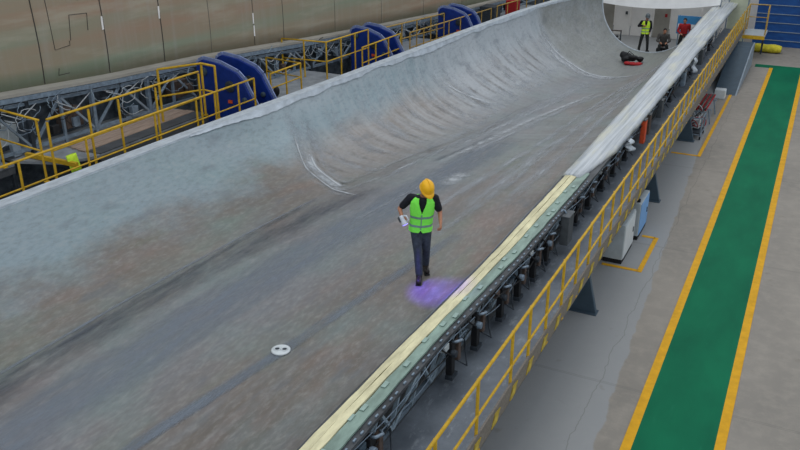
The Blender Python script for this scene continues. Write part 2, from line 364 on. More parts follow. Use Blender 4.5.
def profile(y):
    y = min(max(y, YS[0]), YS[-1] - 1e-6); i = max(j for j in range(len(YS)) if YS[j] <= y)
    i = min(i, len(YS) - 2); h = YS[i + 1] - YS[i]; t_ = (y - YS[i]) / h
    def tan(j):
        if j == 0 or j == len(YS) - 1: k = min(max(j, 1), len(YS) - 1); return (SA[k] - SA[k - 1]) / (YS[k] - YS[k - 1])
        return (SA[j + 1] - SA[j - 1]) / (YS[j + 1] - YS[j - 1])
    m0 = tan(i) * h; m1 = tan(i + 1) * h; a = t_ * t_; c_ = a * t_
    return (2 * c_ - 3 * a + 1) * SA[i] + (c_ - 2 * a + t_) * m0 + (-2 * c_ + 3 * a) * SA[i + 1] + (c_ - a) * m1
def section0(y, n=6):
    P = profile(y); m = len(P); out = []
    for i in range(m - 1):
        P0 = P[max(i - 1, 0)]; P3 = P[min(i + 2, m - 1)]
        for k in range(n): out.append(cr(P0, P[i], P[i + 1], P3, k / n))
    out.append(P[-1]); return np.array(out)
XL = [(13, -8.3), (14, -8.2), (17, -7.9), (19.7, -7.55), (24, -7.3), (27, -6.8), (39, -6)]
def sm(t): t = min(1, max(0, t)); return t * t * (3 - 2 * t)
def ridge(y, x):  # stepped hollow where the deep root part begins
    xl = float(np.interp(y, [p[0] for p in XL], [p[1] for p in XL]))
    yb = float(np.interp(x, [-11, -10.9, -9.6, -8.5, -8.1, -7.6], [15.9, 15.7, 14.4, 13.75, 13.7, 13.9]))
    d1 = xl - x; d2 = (y - yb) * .9; d = min(d1, d2)
    a = .07 * sm(d / .18) + .09 * sm((d - .45) / .2)
    return a * (1 - sm((y - 20) / 9)) * sm((x + 10.75) / .5)
def section(y, n=6):
    s = section0(y, n); s[:, 1] -= [ridge(y, float(p)) for p in s[:, 0]]; return s
YY = np.linspace(2, 39, 371)
SEC = {float(y): section(y, 9) for y in YY}
def zat(x, y):
    s = section(y, 4); o = np.argsort(s[:, 0]); return float(np.interp(x, s[o, 0], s[o, 1]))
mould = thing('blade_mould', (-7.5, 20, 0), 'long open wind blade mould, grey hollow tray filling the hall, the worker walking on it', 'mould')
b = MB(); n = len(SEC[float(YY[0])])
b.v = [(float(p[0]), float(y), float(p[1])) for y in YY for p in SEC[float(y)]]
b.f = [(i * n + k, i * n + k + 1, (i + 1) * n + k + 1, (i + 1) * n + k) for i in range(len(YY) - 1) for k in range(n - 1)]
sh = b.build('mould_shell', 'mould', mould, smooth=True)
# make normals face up, then thicken downward
me = sh.data
if sum(p.normal.z for p in me.polygons) < 0: me.flip_normals()
so = sh.modifiers.new('thick', 'SOLIDIFY'); so.thickness = .07; so.offset = -1
# strips lying on the surface
def lerp(a, b, t): return a + (b - a) * t
def surf_strip(name, m, fx, y0, y1, wfun, lift=.004, step=.25, cols=3, parent=None, rag=0):
    b = MB(); k = max(2, int((y1 - y0) / step)); rows = []
    for i in range(k + 1):
        y = lerp(y0, y1, i / k); xc = fx(y); w_ = wfun(y) / 2
        rows.append([(xc + lerp(-w_, w_, j / cols) + (random.uniform(-rag, rag) if rag and j in (0, cols) else 0), y) for j in range(cols + 1)])
    v = [(x, y, zat(x, y) + lift) for r in rows for x, y in r]; q = cols + 1
    return surf_grid(name, m, v, k + 1, q, parent)
def surf_grid(name, m, v, nr, nc, parent=None):
    b = MB(); b.add(v, [(i * nc + j, i * nc + j + 1, (i + 1) * nc + j + 1, (i + 1) * nc + j) for i in range(nr - 1) for j in range(nc - 1)])
    o = b.build(name, m, parent or mould, smooth=True); uv = o.data.uv_layers.new(name='UVMap')
    for l_ in o.data.loops: uv.data[l_.index].uv = ((l_.vertex_index % nc) / (nc - 1), (l_.vertex_index // nc) / (nr - 1))
    if sum(p.normal.z for p in o.data.polygons) < 0: o.data.flip_normals()
    return o
def surf_arc(name, m, fy, w_, x0, x1, lift=.006, n=26):
    """band running across the mould at y = fy(x), from x0 to x1 (down the side)"""
    v = []
    for i in range(n + 1):
        x = lerp(x0, x1, i / n); y = fy(x)
        for j in range(5):
            yy = y + lerp(-w_ / 2, w_ / 2, j / 4); v.append((x, yy, zat(x, yy) + lift + .004 * (j in (1, 2, 3))))
    return surf_grid(name, m, v, n + 1, 5)
def poly(pts):
    return lambda y: float(np.interp(y, [p[0] for p in pts], [p[1] for p in pts]))
surf_strip('residue_band', 'stain_blue', poly([(3, -8.55), (9, -8.42), (13, -8.0), (16, -7.6)]), 3.5, 14.5, lambda y: .75, step=.15, cols=6)
surf_strip('residue_band', 'stain_blue', poly([(3, -8.70), (9, -8.58), (13, -8.45)]), 3.5, 13.2, lambda y: .16, lift=.007)
surf_strip('tape_strip', 'stain_light', poly([(3, -8.82), (9, -8.7), (13, -8.5)]), 3.5, 13.4, lambda y: .07, lift=.009)
surf_strip('residue_band', 'stain_light', poly([(3, -7.7), (8, -7.5), (14, -7.0), (20, -6.7)]), 3.5, 20, lambda y: 1.1, lift=.002, cols=6)
surf_strip('tape_strip', 'stain_light', poly([(3, -6.35), (5.4, -6.25), (8.1, -5.83), (11.8, -5.33), (14, -5.1)]), 3.5, 12.9, lambda y: .26, lift=.005)
surf_strip('tape_strip', 'stain_light', poly([(3, -6.32), (5.4, -6.22), (8.1, -5.8), (11.8, -5.3), (14, -5.07)]), 3.5, 8.5, lambda y: .2, lift=.008)
surf_strip('tape_strip', 'tape', lambda y: xi(y) - .12, 3, 16, lambda y: .025, lift=.008, cols=1)
surf_strip('residue_band', 'stain_blue', poly([(17, -7.6), (19, -7.35), (24, -7.0)]), 16.8, 20.2, lambda y: .22, lift=.006)
surf_strip('residue_band', 'stain_brown', poly([(14, -8.5), (20, -7.95), (26, -7.6)]), 14.2, 26, lambda y: .5, lift=.004)
# dust settled along the stepped corners
SB = lambda off: (lambda x: float(np.interp(x, [-11, -10.9, -9.6, -8.5, -8.0], [15.9, 15.7, 14.4, 13.75, 13.7])) + off)
surf_arc('dust_band', 'dust', SB(.0), .55, -10.95, -8.0)
surf_arc('dust_band', 'dust_solid', SB(.42), .13, -10.0, -8.5, .014)
surf_arc('dust_band', 'dust_solid', SB(.02), .1, -10.5, -7.9, .014)
surf_arc('dust_band', 'dust_thick', SB(.3), .5, -10.2, -8.3, .009)
surf_arc('dust_band', 'dust', SB(.25), .9, -10.6, -8.1, .012)
surf_arc('dust_band', 'dust', SB(.8), .5, -10.6, -8.5, .006)
for pts, y0, y1, w_, m_ in (([(13.5, -8.35), (17, -7.95), (19.7, -7.6), (24, -7.3), (27, -6.9)], 13.6, 27, .16, 'dust_thick'),
    ([(14.5, -8.7), (21, -8.3), (25, -8.4), (29, -8.2)], 14.4, 29, .35, 'dust'), ([(20, -8.6), (24, -8.7), (30, -8.6)], 20, 31, .8, 'dust'),
    ([(17, -7.4), (22, -7.0), (28, -6.2)], 16.5, 28, .25, 'dust_thick'), ([(18, -7.1), (24, -6.5), (28, -5.9)], 18, 27, .4, 'dust_floor'), ([(20, -7.6), (28, -7.2)], 18, 30, .7, 'dust_floor'), ([(13, -6.2), (20, -5.7), (30, -5.4)], 13, 30, .3, 'dust_floor'), ([(16, -8), (24, -7.8)], 15, 24, .3, 'dust_floor'),
    ([(14, -5.6), (22, -5.2), (34, -5.2)], 13, 34, .6, 'dust_floor'), ([(14, -5.0), (22, -4.75), (34, -5)], 14, 33, .35, 'dust_floor'), ([(15, -6.6), (20, -6.3)], 15.2, 16.3, .5, 'dust_thick'),
    ([(10, -7.5), (15, -7.0)], 12.5, 15, .1, 'dust'), ([(12, -5.6), (16, -5.3)], 12.2, 18, .2, 'dust')):
    surf_strip('dust_streak', m_, poly(pts), y0, y1, lambda y, w_=w_: w_, lift=.01, step=.2, cols=4)
surf_arc('dust_band', 'dust', lambda x: 22.6 + .9 * sm((x + 10.5) / 2), .4, -10.4, -8.5, .008)
surf_arc('dust_band', 'dust_thick', lambda x: 22.9 + .9 * sm((x + 10.5) / 2), .2, -10.4, -8.7, .012)
surf_arc('dust_band', 'dust_solid', lambda x: 32.0, .3, -9.8, -5.4, .012, 40)
surf_arc('dust_band', 'dust_thick', lambda x: 31.6, .9, -9.8, -6.4, .014, 40)
surf_arc('dust_band', 'dust', lambda x: 31.6, 1.2, -9.85, -6.5, .01, 40)
for k in range(24):
    y0 = 15.4 + k * .62 + random.uniform(-.1, .1)
    surf_arc('rib_stain', 'stain_brown', lambda x, y0=y0: y0 + (x + 9) * .1, random.uniform(.25, .4), -9.9 + random.uniform(-.2, .1), -8.75 + random.uniform(-.2, .3), .005, 12)
for k in range(12):
    y0 = 16 + k * 1.5 + random.uniform(-.3, .3)
    surf_arc('dust_band', 'dust', lambda x, y0=y0: y0 + (x + 9) * .12, random.uniform(.5, 1.3), float(profile(y0)[-1][0]) + .12, -8.9 + random.uniform(-.2, .6), .007, 16)
# right flange: inner foam seal, green laminate, dark outer edge, skirt
def strip_box(name, m, f0, f1, z0, z1, y0, y1, parent=mould, wob=0, step=.2, thick=.03):
    b = MB(); k = max(1, int((y1 - y0) / step)); rings = []; wa = wb = 0
    for i in range(k + 1):
        y = lerp(y0, y1, i / k); wa = .75 * wa + random.uniform(-wob, wob); wb = .75 * wb + random.uniform(-wob, wob); a_, b_ = lerp(xi(y), xo(y), f0) + wa, lerp(xi(y), xo(y), f1) + wb
        rings.append([(a_, y, z0), (b_, y, z1), (b_, y, z1 - thick), (a_, y, z0 - thick)])
    b.loft(rings); return b.build(name, m, parent)
strip_box('right_flange', 'charcoal', -.12, 1, 2.0, 1.97, 2, 39, thick=.05)
strip_box('foam_seal', 'cream', 0, .22, 2.035, 2.05, 2, 16.6, wob=.006, thick=.045)
strip_box('foam_seal', 'cream', .235, .44, 2.055, 2.04, 2, 16.6, wob=.006, thick=.045)
strip_box('laminate_edge', 'green_glass', .455, .8, 2.025, 2.015, 2, 16.6, wob=.008, thick=.03)
def off(x, y, z): return Vector((x, y, z))
proto = None
for k in range(60):
    y = 5 + k * .19 + random.uniform(-.06, .06)
    if proto is None: proto = MB().box((0, 0, 0), (.022, .06, .018)).build('edge_clip', 'steel', mould); q = proto
    else: q = dup(proto, mould)
    q.location = off(xo(y) - .03 + random.uniform(-.01, .01), y, 1.985)
proto = None
for k in range(22):
    y = 5.3 + k * .5 + random.uniform(-.2, .2)
    if proto is None: proto = MB().box((0, 0, 0), (.06, .13, .008)).build('glass_patch', 'glass', mould); q = proto
    else: q = dup(proto, mould)
    q.location = off(lerp(xi(y), xo(y), random.uniform(.45, .72)), y, 2.033)
# white plastic over the flange towards the root
b = MB(); rings = []; k = 240; ph = [0] * 12
for i in range(k + 1):
    y = lerp(16.2, 44.6, i / k); f = min(1, .55 + (y - 16.2) / 5)
    ph = [.9 * p_ + random.uniform(-.0035, .0035) for p_ in ph]; cr_ = .06 * max(0, 1 - (y - 16.2) / .7) * random.uniform(.4, 1)
    a_ = xi(y) - .05 + ph[0]; b_ = lerp(xi(y), xo(y) + .02, f) + ph[1] * 2
    top = [(lerp(a_, b_, q_), y, 2.06 + ph[2 + j] + cr_ * (j % 2) + (0 if 0 < j < 8 else -.03)) for j, q_ in enumerate((0, .1, .22, .35, .5, .62, .75, .9, 1))]
    rings.append(top + [(b_ + .01, y, 1.95), (a_, y, 2.0)])
b.loft(rings); b.build('plastic_cover', 'film', mould, smooth=True)
b = MB().box((-4.15, 42, 1.98), (.8, 6, .06)); b.build('flange_extension', 'charcoal', mould)
# skirt and beams under right flange
MB().box((-4.02, 20.5, 1.9), (.06, 37, .08)).build('support_beam', 'steel_dark', mould)
MB().box((-4.16, 20.5, 1.1), (.08, 37, .08)).build('support_beam', 'steel', mould)
MB().box((-4.5, 20.5, 1.05), (.08, 37, .12)).build('support_beam', 'steel_dark', mould)
for k in range(46):
    y = 4.2 + k * .62; zt = 1.86
    MB().bar((-4.13, y, 1.1), (-3.98, y, zt), .05).build('upright', 'lattice', mould)
    if k % 2 == 0: MB().bar((-4.1, y, 1.14), (-3.96, y + .6, zt), .045).build('brace', 'lattice', mould)
    else: MB().bar((-3.97, y, zt), (-4.1, y + .6, 1.14), .045).build('brace', 'lattice', mould)
    if k % 5 == 0: MB().bar((-4.2, y, 0), (-4.2, y, 1.7), .1).build('support_leg', 'steel_dark', mould)
# hoses along the skirt
for r_, (zx, zz, amp) in enumerate(((-3.72, 1.83, .05), (-3.68, 1.72, .08), (-3.75, 1.6, .09))):
    b = MB(); pts = [(zx + xo(y) + 3.7 + amp * .3 * math.sin(y * 1.7 + r_), y, zz + amp * math.sin(y * 2.3 + r_ * 2)) for y in np.arange(4, 38, .2)]
    b.tube(pts, .009, 6); b.build('hose', 'steel' if r_ != 1 else 'black', mould, smooth=True)
# left flange and its plastic
b = MB(); rings = []
for y in np.linspace(2, 39, 75):
    P = profile(y)[-1]; x0 = float(P[0]) + .02; z0 = float(P[1])
    rings.append([(x0, y, z0 + .02), (x0 - .28, y, z0 + .02), (x0 - .28, y, z0 - .04), (x0, y, z0 - .04)])
b.loft(rings); b.build('left_flange', 'plastic', mould)
b = MB(); rows = []; cols = 5
ys = np.arange(12.4, 38.6, .09)
rg = 0; L = []
for y in ys:
    rg = .8 * rg + random.uniform(-.035, .035); L.append(max(.03, .6 * (.17 + .05 * math.sin(y * .9) + .03 * math.sin(y * 3.1) + rg * .7) * min(1, (y - 11.5) / 2)))
for y, d in zip(ys, L):
    s = section(y, 6)[::-1]; acc = 0; i = 0; pts = [s[0]]
    for j in range(1, 8):
        seg = np.linalg.norm(s[j] - s[j - 1]); pts.append(s[j])
    ds = np.concatenate([[0], np.cumsum([np.linalg.norm(pts[j + 1] - pts[j]) for j in range(len(pts) - 1)])])
    row = []
    for c_ in range(cols + 1):
        u = d * c_ / cols; X = float(np.interp(u, ds, [p[0] for p in pts])); Z = float(np.interp(u, ds, [p[1] for p in pts]))
        row.append((X + .025, float(y), Z + .012 + (.02 if c_ == 0 else 0)))
    rows.append(row)
q = cols + 1
b.add([p for r in rows for p in r], [(i * q + j, i * q + j + 1, (i + 1) * q + j + 1, (i + 1) * q + j) for i in range(len(rows) - 1) for j in range(cols)])
b.build('plastic_cover', 'plastic', mould, smooth=True)
for k in range(24):
    y = 4 + k * 1.5; x0 = float(profile(y)[-1][0]) - .15
    MB().bar((x0, y, 0), (x0, y, 2.9), .07).build('support_leg', 'steel_dark', mould)
# root rim ring
b = MB(); rings = []
for a in range(-14, -195, -4):
    r = math.radians(a); ca, sa = math.cos(r), math.sin(r)
    rings.append([(-6.8 + ca * R_, yy, 2.5 + sa * R_) for R_, yy in ((2.26, 38.98), (2.26, 39.12), (2.5, 39.12), (2.5, 38.98))])
b.loft(rings); b.build('root_rim', 'plastic', mould, smooth=False)

# ------------------------------------------------------------------ right platform
pf = thing('side_platform', (-3.4, 20, 0), 'long raised grey walkway platform between the mould edge and the yellow railing', 'platform')
DI = lambda y: float(np.interp(y, [1, 9, 12, 14.5, 42], [-4.1, -4.08, -3.96, -3.87, -3.87]))
b = MB(); b.loft([[(DI(y), y, 1.1), (-2.92, y, 1.1), (-2.92, y, 1.06), (DI(y), y, 1.06)] for y in (1, 5, 9, 10, 11, 12, 13, 14.5, 20, 30, 42)]); b.build('deck_plate', 'deck', pf)
MB().box((-2.935, 21.5, 1.22), (.03, 41, .3)).build('toe_panel', 'toe', pf)
MB().box((-3.8, 21.5, .99), (.06, 41, .12)).build('edge_beam', 'steel_dark', pf)
for y in (7.6, 14.2, 20.8, 26.6):
    b = MB().prism([(-3.36, y, 0), (-2.84, y, 0), (-3.06, y, .87), (-3.16, y, .87)], (0, .1, 0)); b.box((-3.1, y + .05, .01), (.56, .25, .02))
    b.build('support_foot', 'slate', pf, bevel=.01)
# wedge shaped end support
b = MB().prism([(-3.1, 33.4, 0), (-3.1, 39.6, 0), (-3.1, 39.6, .98), (-3.1, 38.4, .98)], (.78, 0, 0)); b.build('ramp_support', 'slate', pf)
b = MB().prism([(-2.31, 33.4, 0), (-2.31, 39.6, 0), (-2.31, 39.6, .98), (-2.31, 38.4, .98)], (.05, 0, 0)); b.build('side_plate', 'slate_light', pf)
MB().box((-2.45, 41.6, 1.06), (.95, 1.7, .08)).build('landing', 'grey_case', pf)
MB().box((-2.45, 40.75, 1.0), (.95, .06, .16)).build('landing_edge', 'yellow', pf)
MB().bar((-2.1, 42.2, 0), (-2.1, 42.2, 1.02), .08).build('support_post', 'steel_dark', pf)
proto = None
for k in range(26):
    if proto is None: proto = MB().prism([(0, -.16, -.1), (0, .04, -.1), (0, .16, .06), (0, -.04, .08)], (.012, 0, 0)).build('warning_patch', 'patch', pf); q = proto
    else: q = dup(proto, pf)
    q.location = Vector((-2.918, 5.8 + k * .72, 1.22))
def railing(name, pts, label, h=1.1, r=.022, m='yellow', step=None, group=None, mids=(.5,), posts=None, toe=False, hs=None):
    c = pts[0]; root = thing(name, c, label, 'railing', group)
    up = lambda p, d: (p[0], p[1], p[2] + d)
    MB().tube([up(p, h) for p in pts], r, 8).build('top_rail', m, root, smooth=True)
    for q in mids: MB().tube([up(p, h * q) for p in pts], r * .8, 8).build('mid_rail', m, root, smooth=True)
    P = []
    if posts: P = posts
    else:
        for a, b2 in zip(pts[:-1], pts[1:]):
            L_ = (Vector(b2) - Vector(a)).length; n_ = max(1, round(L_ / (step or 1.2)))
            P += [tuple(Vector(a).lerp(Vector(b2), i / n_)) for i in range(n_)]
        P.append(pts[-1])
    for p_ in P: 
        b = MB(); b.tube([p_, up(p_, h)], r, 8); b.box((p_[0], p_[1], p_[2] + .01), (.09, .09, .02)); b.build('post', m, root)
    if toe: MB().tube([up(p, .06) for p in pts], .012, 6).build('toe_rail', m, root)
    return root
railing('railing', [(-2.955, 3.16, 1.1), (-2.92, 20, 1.1), (-2.9, 40.7, 1.1)], 'long yellow railing on the outer edge of the right walkway platform', 1.1, .024, posts=[(-2.955, y, 1.1) for y in [4.1, 5.4, 6.75, 8.05, 9.34] + [10.12 + .86 * k for k in range(36)]])
railing('railing', [(-2.9, 40.9, 1.1), (-2.9, 42.3, 1.1), (-2.05, 42.3, 1.1), (-2.0, 40.9, 1.1)], 'short worn yellow railing around the small end landing by the blue wall', 1.15, .03, 'yellow_old', step=1.0)

# mechanisms along the outer flange
def clampbox(x, y, z0, z1, w_, d, m, label, cat='actuator box', name='actuator_box', grp=None):
    root = thing(name, (x, y, z0), label, cat, grp)
    MB().box((x, y, (z0 + z1) / 2), (w_, d, z1 - z0)).build('housing', m, root, bevel=.012)
    MB().box((x, y, z1 + .015), (w_ * 1.1, d * 1.1, .03)).build('cap', 'dark', root, bevel=.005)
    MB().tube([(x - .02, y, z1), (x - .06, y, z1 + .08), (x - .14, y, z1 + .08)], .02, 8).build('connector', 'steel', root, smooth=True)
    b = MB().box((x - w_ / 2 - .03, y, (z0 + z1) / 2 + .1), (.08, .06, .05)); b.build('bracket', 'steel_dark', root)
    return root
clampbox(-3.62, 14.4, 1.32, 1.9, .17, .34, 'dark', 'large dark grey box hung on the mould edge, beside where the white film begins', grp=None)
clampbox(-3.6, 21.6, 1.3, 1.93, .12, .24, 'orange', 'bright orange upright box on the outer mould edge', 'actuator box')
clampbox(-3.62, 22.3, 1.35, 1.9, .13, .22, 'brown', 'brown upright box touching the back of the orange box')
clampbox(-3.6, 24.0, 1.4, 1.9, .14, .3, 'dark', 'dark grey box on mould edge, first beyond the orange box')
clampbox(-3.62, 28.2, 1.4, 1.88, .14, .34, 'steel', 'grey blue box on mould edge level with the tangled equipment cart')
clampbox(-3.6, 32.0, 1.38, 1.92, .16, .4, 'dark', 'farthest dark grey box on the mould edge near the root')
def latch(x, y, label, seed):
    rnd = random.Random(seed); root = thing('edge_clamp', (x, y, 1.2), label, 'clamp', 'clamps along the outer mould edge')
    MB().box((x - .02, y, 1.53), (.1, .12, .56)).build('body', 'black', root, bevel=.01)
    MB().box((x + .02, y + .16, 1.6), (.08, .1, .34)).build('block', 'brown', root, bevel=.01)
    MB().tube([(x, y, 1.8), (x + .08, y - .02, 1.84), (x + .1, y + .12, 1.8), (x + .02, y + .2, 1.76)], .022, 8).build('handle', 'steel', root, smooth=True)
    R = Matrix.Rotation(rnd.uniform(-.5, .5), 3, 'X'); MB().lathe([(.05, -.04), (.055, -.02), (.055, .02), (.05, .04)], (x + .06, y - .06, 1.66), 14, R=Matrix.Rotation(math.pi / 2, 3, 'Y')).build('pulley', 'steel_dark' if seed % 2 else 'steel', root, smooth=False)
    b = MB(); b.tube([(x + .04, y + .1, 1.45), (x + .1 + rnd.uniform(0, .05), y + .25, 1.3), (x + .04, y + .45, 1.34), (x - .05, y + .6, 1.5)], .012, 6); b.build('cable', 'steel_dark', root, smooth=True)
    b = MB().box((x, y, 1.24), (.12, .2, .06)); b.build('foot_plate', 'steel_dark', root)
    MB().box((x - .05, y - .2, 1.78 + rnd.uniform(-.05, .05)), (.12, .16, .1)).build('junction_box', ['slate', 'grey_case', 'dark', 'brown'][seed % 4], root, bevel=.01)
    b = MB(); b.tube([(x - .08, y - .35, 1.9), (x + .03, y - .3, 1.8), (x + .03 + rnd.uniform(0, .05), y - .05, 1.6), (x - .02, y + .2, 1.75), (x - .06, y + .4, 1.9)], .014, 6); b.build('cable', 'black', root, smooth=True)
    return root
LY = [(6.9, 'nearest black clamp under the mould edge at the open lattice'), (9.3, 'black clamp second from the near end of the mould edge'), (10.2, 'black clamp standing just behind the second clamp of the mould edge'),
      (11.2, 'black clamp midway between the near pair and the large dark grey box'), (12.0, 'black clamp fourth from the large dark grey box toward the viewer'), (12.8, 'black clamp about a step before the large dark grey box'), (13.55, 'black clamp right in front of the large dark grey box'),
      (15.6, 'first black clamp beyond the large dark grey box'), (16.6, 'second black clamp beyond the large dark grey box'), (17.8, 'black clamp level with the white cabinet'), (18.9, 'black clamp level with the blue sided cabinet'), (20.2, 'black clamp a step nearer than the orange box'),
      (25.3, 'black clamp beyond the first dark grey box past the orange one'), (26.6, 'black clamp one place nearer than the grey blue box'), (29.6, 'black clamp just beyond the grey blue box'), (30.8, 'black clamp just before the farthest dark grey box'), (33.8, 'first black clamp beyond the farthest dark grey box'), (35.6, 'farthest black clamp on the mould edge')]
for k, (y, lab) in enumerate(LY): latch(lerp(-3.86, -3.74, sm((y - 8) / 5)), y, lab, k)
for x, y, lab in ((-3.58, 30.0, 'white crumpled cloth hanging off the mould edge near the root'), (-3.55, 19.5, 'small white rag lying on the mould edge clamps before the orange box')):
    b = MB(); rings = []
    for i in range(9):
        z = 1.98 - i * (.06 if y > 25 else .03); rings.append([(x + .05 * math.sin(i * 1.1) + .02 * math.cos(a * 3) + (.05 + .008 * i) * math.cos(a), y + .16 * math.sin(a) + .02 * math.sin(i * 2), z) for a in [k * math.pi / 5 for k in range(10)]])
    b.loft(rings); tag(b.build('cloth', 'plastic', smooth=True), lab, 'cloth')

# ------------------------------------------------------------------ cabinets and floor gear
def cabinet(x0, x1, y0, y1, h, m_front, m_side, label, kick=True):
    root = thing('control_cabinet', ((x0 + x1) / 2, (y0 + y1) / 2, 0), label, 'cabinet')
    MB().box(((x0 + x1) / 2, (y0 + y1) / 2, h / 2 + .05), (x1 - x0, y1 - y0, h - .1)).build('body', m_front, root, bevel=.012)
    MB().box((x1 + .006, (y0 + y1) / 2, h / 2 + .04), (.012, (y1 - y0) * .94, h * .84)).build('door', m_side, root, bevel=.004)
    MB().box(((x0 + x1) / 2, (y0 + y1) / 2, .045), ((x1 - x0) * .98, (y1 - y0) * .98, .09)).build('plinth', 'black', root)
    MB().box((x1 + .02, y1 - .2, h * .55), (.02, .03, .12)).build('door_handle', 'dark', root)
    MB().box(((x0 + x1) / 2 + .05, y0 + .12, h + .03), (.1, .08, .08)).build('vent_cap', 'black', root, bevel=.01)
    return root
cabinet(-3.32, -2.9, 16.65, 17.75, .92, 'grey_case', 'white', 'white cabinet on black plinth in the yellow marked box, nearer of the two')
cabinet(-3.15, -2.86, 18.1, 19.1, .92, 'grey_case', 'blue_case', 'grey cabinet with sky blue door behind the white cabinet')
root = thing('equipment_cart', (-2.95, 27.6, 0), 'tangled metal cart with hoses standing on the floor beside the platform', 'cart')
rnd = random.Random(4)
for x in (-3.15, -2.7):
    for y in (26.9, 27.7): MB().tube([(x, y, .06), (x, y, .72)], .02, 8).build('post', 'steel', root)
for z in (.16, .7):
    MB().tube([(-3.15, 26.9, z), (-2.7, 26.9, z), (-2.7, 27.7, z), (-3.15, 27.7, z), (-3.15, 26.9, z)], .018, 8).build('frame_rail', 'steel', root)
MB().box((-2.92, 27.3, .2), (.42, .76, .03)).build('tray', 'steel_dark', root)
MB().box((-2.95, 27.45, .4), (.3, .36, .3)).build('pump', 'grey_case', root, bevel=.03)
for k in range(9):
    c_ = (rnd.uniform(-3.1, -2.75), rnd.uniform(26.9, 28.1), rnd.uniform(.2, .75)); r = rnd.uniform(.12, .25); ax = Vector((rnd.uniform(-1, 1), rnd.uniform(-1, 1), rnd.uniform(.2, 1))).normalized()
    u = ax.orthogonal().normalized(); v_ = ax.cross(u)
    MB().tube([tuple(Vector(c_) + (u * math.cos(a) + v_ * math.sin(a)) * r) for a in np.linspace(0, 5.6, 22)], .014, 6).build('hose_loop', ['black', 'red', 'hose'][k % 3], root, smooth=True)
for x in (-3.15, -2.7):
    for y in (26.9, 27.7): MB().lathe([(.055, -.02), (.06, 0), (.055, .02)], (x, y, .06), 12, R=Matrix.Rotation(math.pi / 2, 3, 'Y')).build('wheel', 'black', root)
root = thing('pipe_bundle', (-2.95, 29.6, 0), 'bundle of reddish pipes on trestles behind the tangled cart', 'pipes')
for k in range(5): MB().tube([(-3.1 + k * .07, 28.6, .55 + .03 * (k % 2)), (-3.05 + k * .07, 30.6, .62)], .03, 8).build('pipe', 'brown' if k % 2 else 'red', root, smooth=True)
for y in (28.9, 30.3): 
    b = MB(); b.bar((-3.2, y, 0), (-3.1, y, .5), .04); b.bar((-2.65, y, 0), (-2.75, y, .5), .04); b.box((-2.93, y, .51), (.55, .05, .04)); b.build('trestle', 'steel', root)
b = MB().prism([(-3.0, 24.6 + 8, .0), (-2.6, 24.6 + 8, .0), (-2.6, 25.2 + 7.8, .0), (-3.0, 25.2 + 7.8, .0)], (0, 0, .35)); tag(b.build('white_bin', 'white', bevel=.03), 'small white bin at the foot of the slanted dark support plate', 'bin')
# yellow sack block and pale panel
b = MB(); rings = []
for i in range(15):
    x = -3.0 + i * 1.75 / 14; e = 1 if 0 < i < 14 else .8
    rings.append([(x, 42.75 + e * .28 * math.cos(a) * (1 + .06 * math.sin(i * 1.7)), .2 + e * (.19 + .02 * math.sin(i * 1.3)) * math.sin(a)) for a in [math.pi / 4 + k * math.pi / 8 for k in range(16)]])
b.loft(rings); tag(b.build('yellow_bale', 'yellow_soft', smooth=True), 'long soft yellow bale on the floor in front of the blue wall', 'bale')
p = thing('pale_screen', (-3.6, 43.9, 0), 'tall pale green screen panel beyond the end of the platform', 'screen')
MB().box((-3.5, 43.9, 1.5), (.9, .06, 2.9)).build('panel', 'pale_panel', p)
for x in (-4.0, -3.1): MB().box((x, 43.9, 1.5), (.05, .1, 3.0)).build('frame_post', 'steel', p)
# stuff beyond the root
cv = thing('overhead_canopy', (-7, 41.9, 0), 'white curved canopy sheet spanning above the men beyond the mould root', 'canopy')
b = MB(); rings = []
for i in range(25):
    x = -10.4 + i * 6.2 / 24; sag = .22 * (1 - ((x + 7.7) / 2.7) ** 2); zz = 2.02 - max(-.35, sag)
    rings.append([(x, 41.9, zz), (x, 42.0, zz), (x, 42.6, zz + 1.6), (x, 42.5, zz + 1.7)])
b.loft(rings); b.build('sheet', 'canopy', cv, smooth=False)
for x in (-10.4, -4.2): MB().bar((x, 42.1, 0), (x, 42.1, 2.4), .06).build('pole', 'steel', cv)
nb = thing('notice_board', (-5.3, 41.4, 0), 'blue and white notice board on posts behind the man in red', 'notice board')
MB().box((-5.3, 41.4, 1.22), (1.3, .05, .85)).build('board', 'pale_blue_board', nb, bevel=.01)
MB().box((-5.3, 41.365, 1.12), (1.2, .02, .28)).build('paper', 'wall_white', nb)
for x in (-5.85, -4.75): MB().bar((x, 41.42, 0), (x, 41.42, 1.66), .05).build('post', 'steel', nb)
jk = thing('floor_rack', (-9.2, 41.6, 0), 'low dark rack with bent pipes beyond the left side of the mould root', 'rack')
for x in (-9.9, -9.2, -8.6): MB().bar((x, 41.6, 0), (x, 41.6, .7), .05).build('post', 'steel_dark', jk)
for z in (.25, .66): MB().bar((-9.9, 41.6, z), (-8.6, 41.6, z), .05).build('shelf_bar', 'brown', jk)
MB().tube([(-9.7, 41.5, .3), (-9.3, 41.4, .5), (-9, 41.5, .35), (-8.7, 41.4, .42)], .06, 8).build('pipe', 'black', jk, smooth=True)
bx = MB().box((-6.25, 39.87, .17), (.5, .4, .34)).build('black_crate', 'black', bevel=.02); tag(bx, 'black crate the man in grey sits on', 'crate')

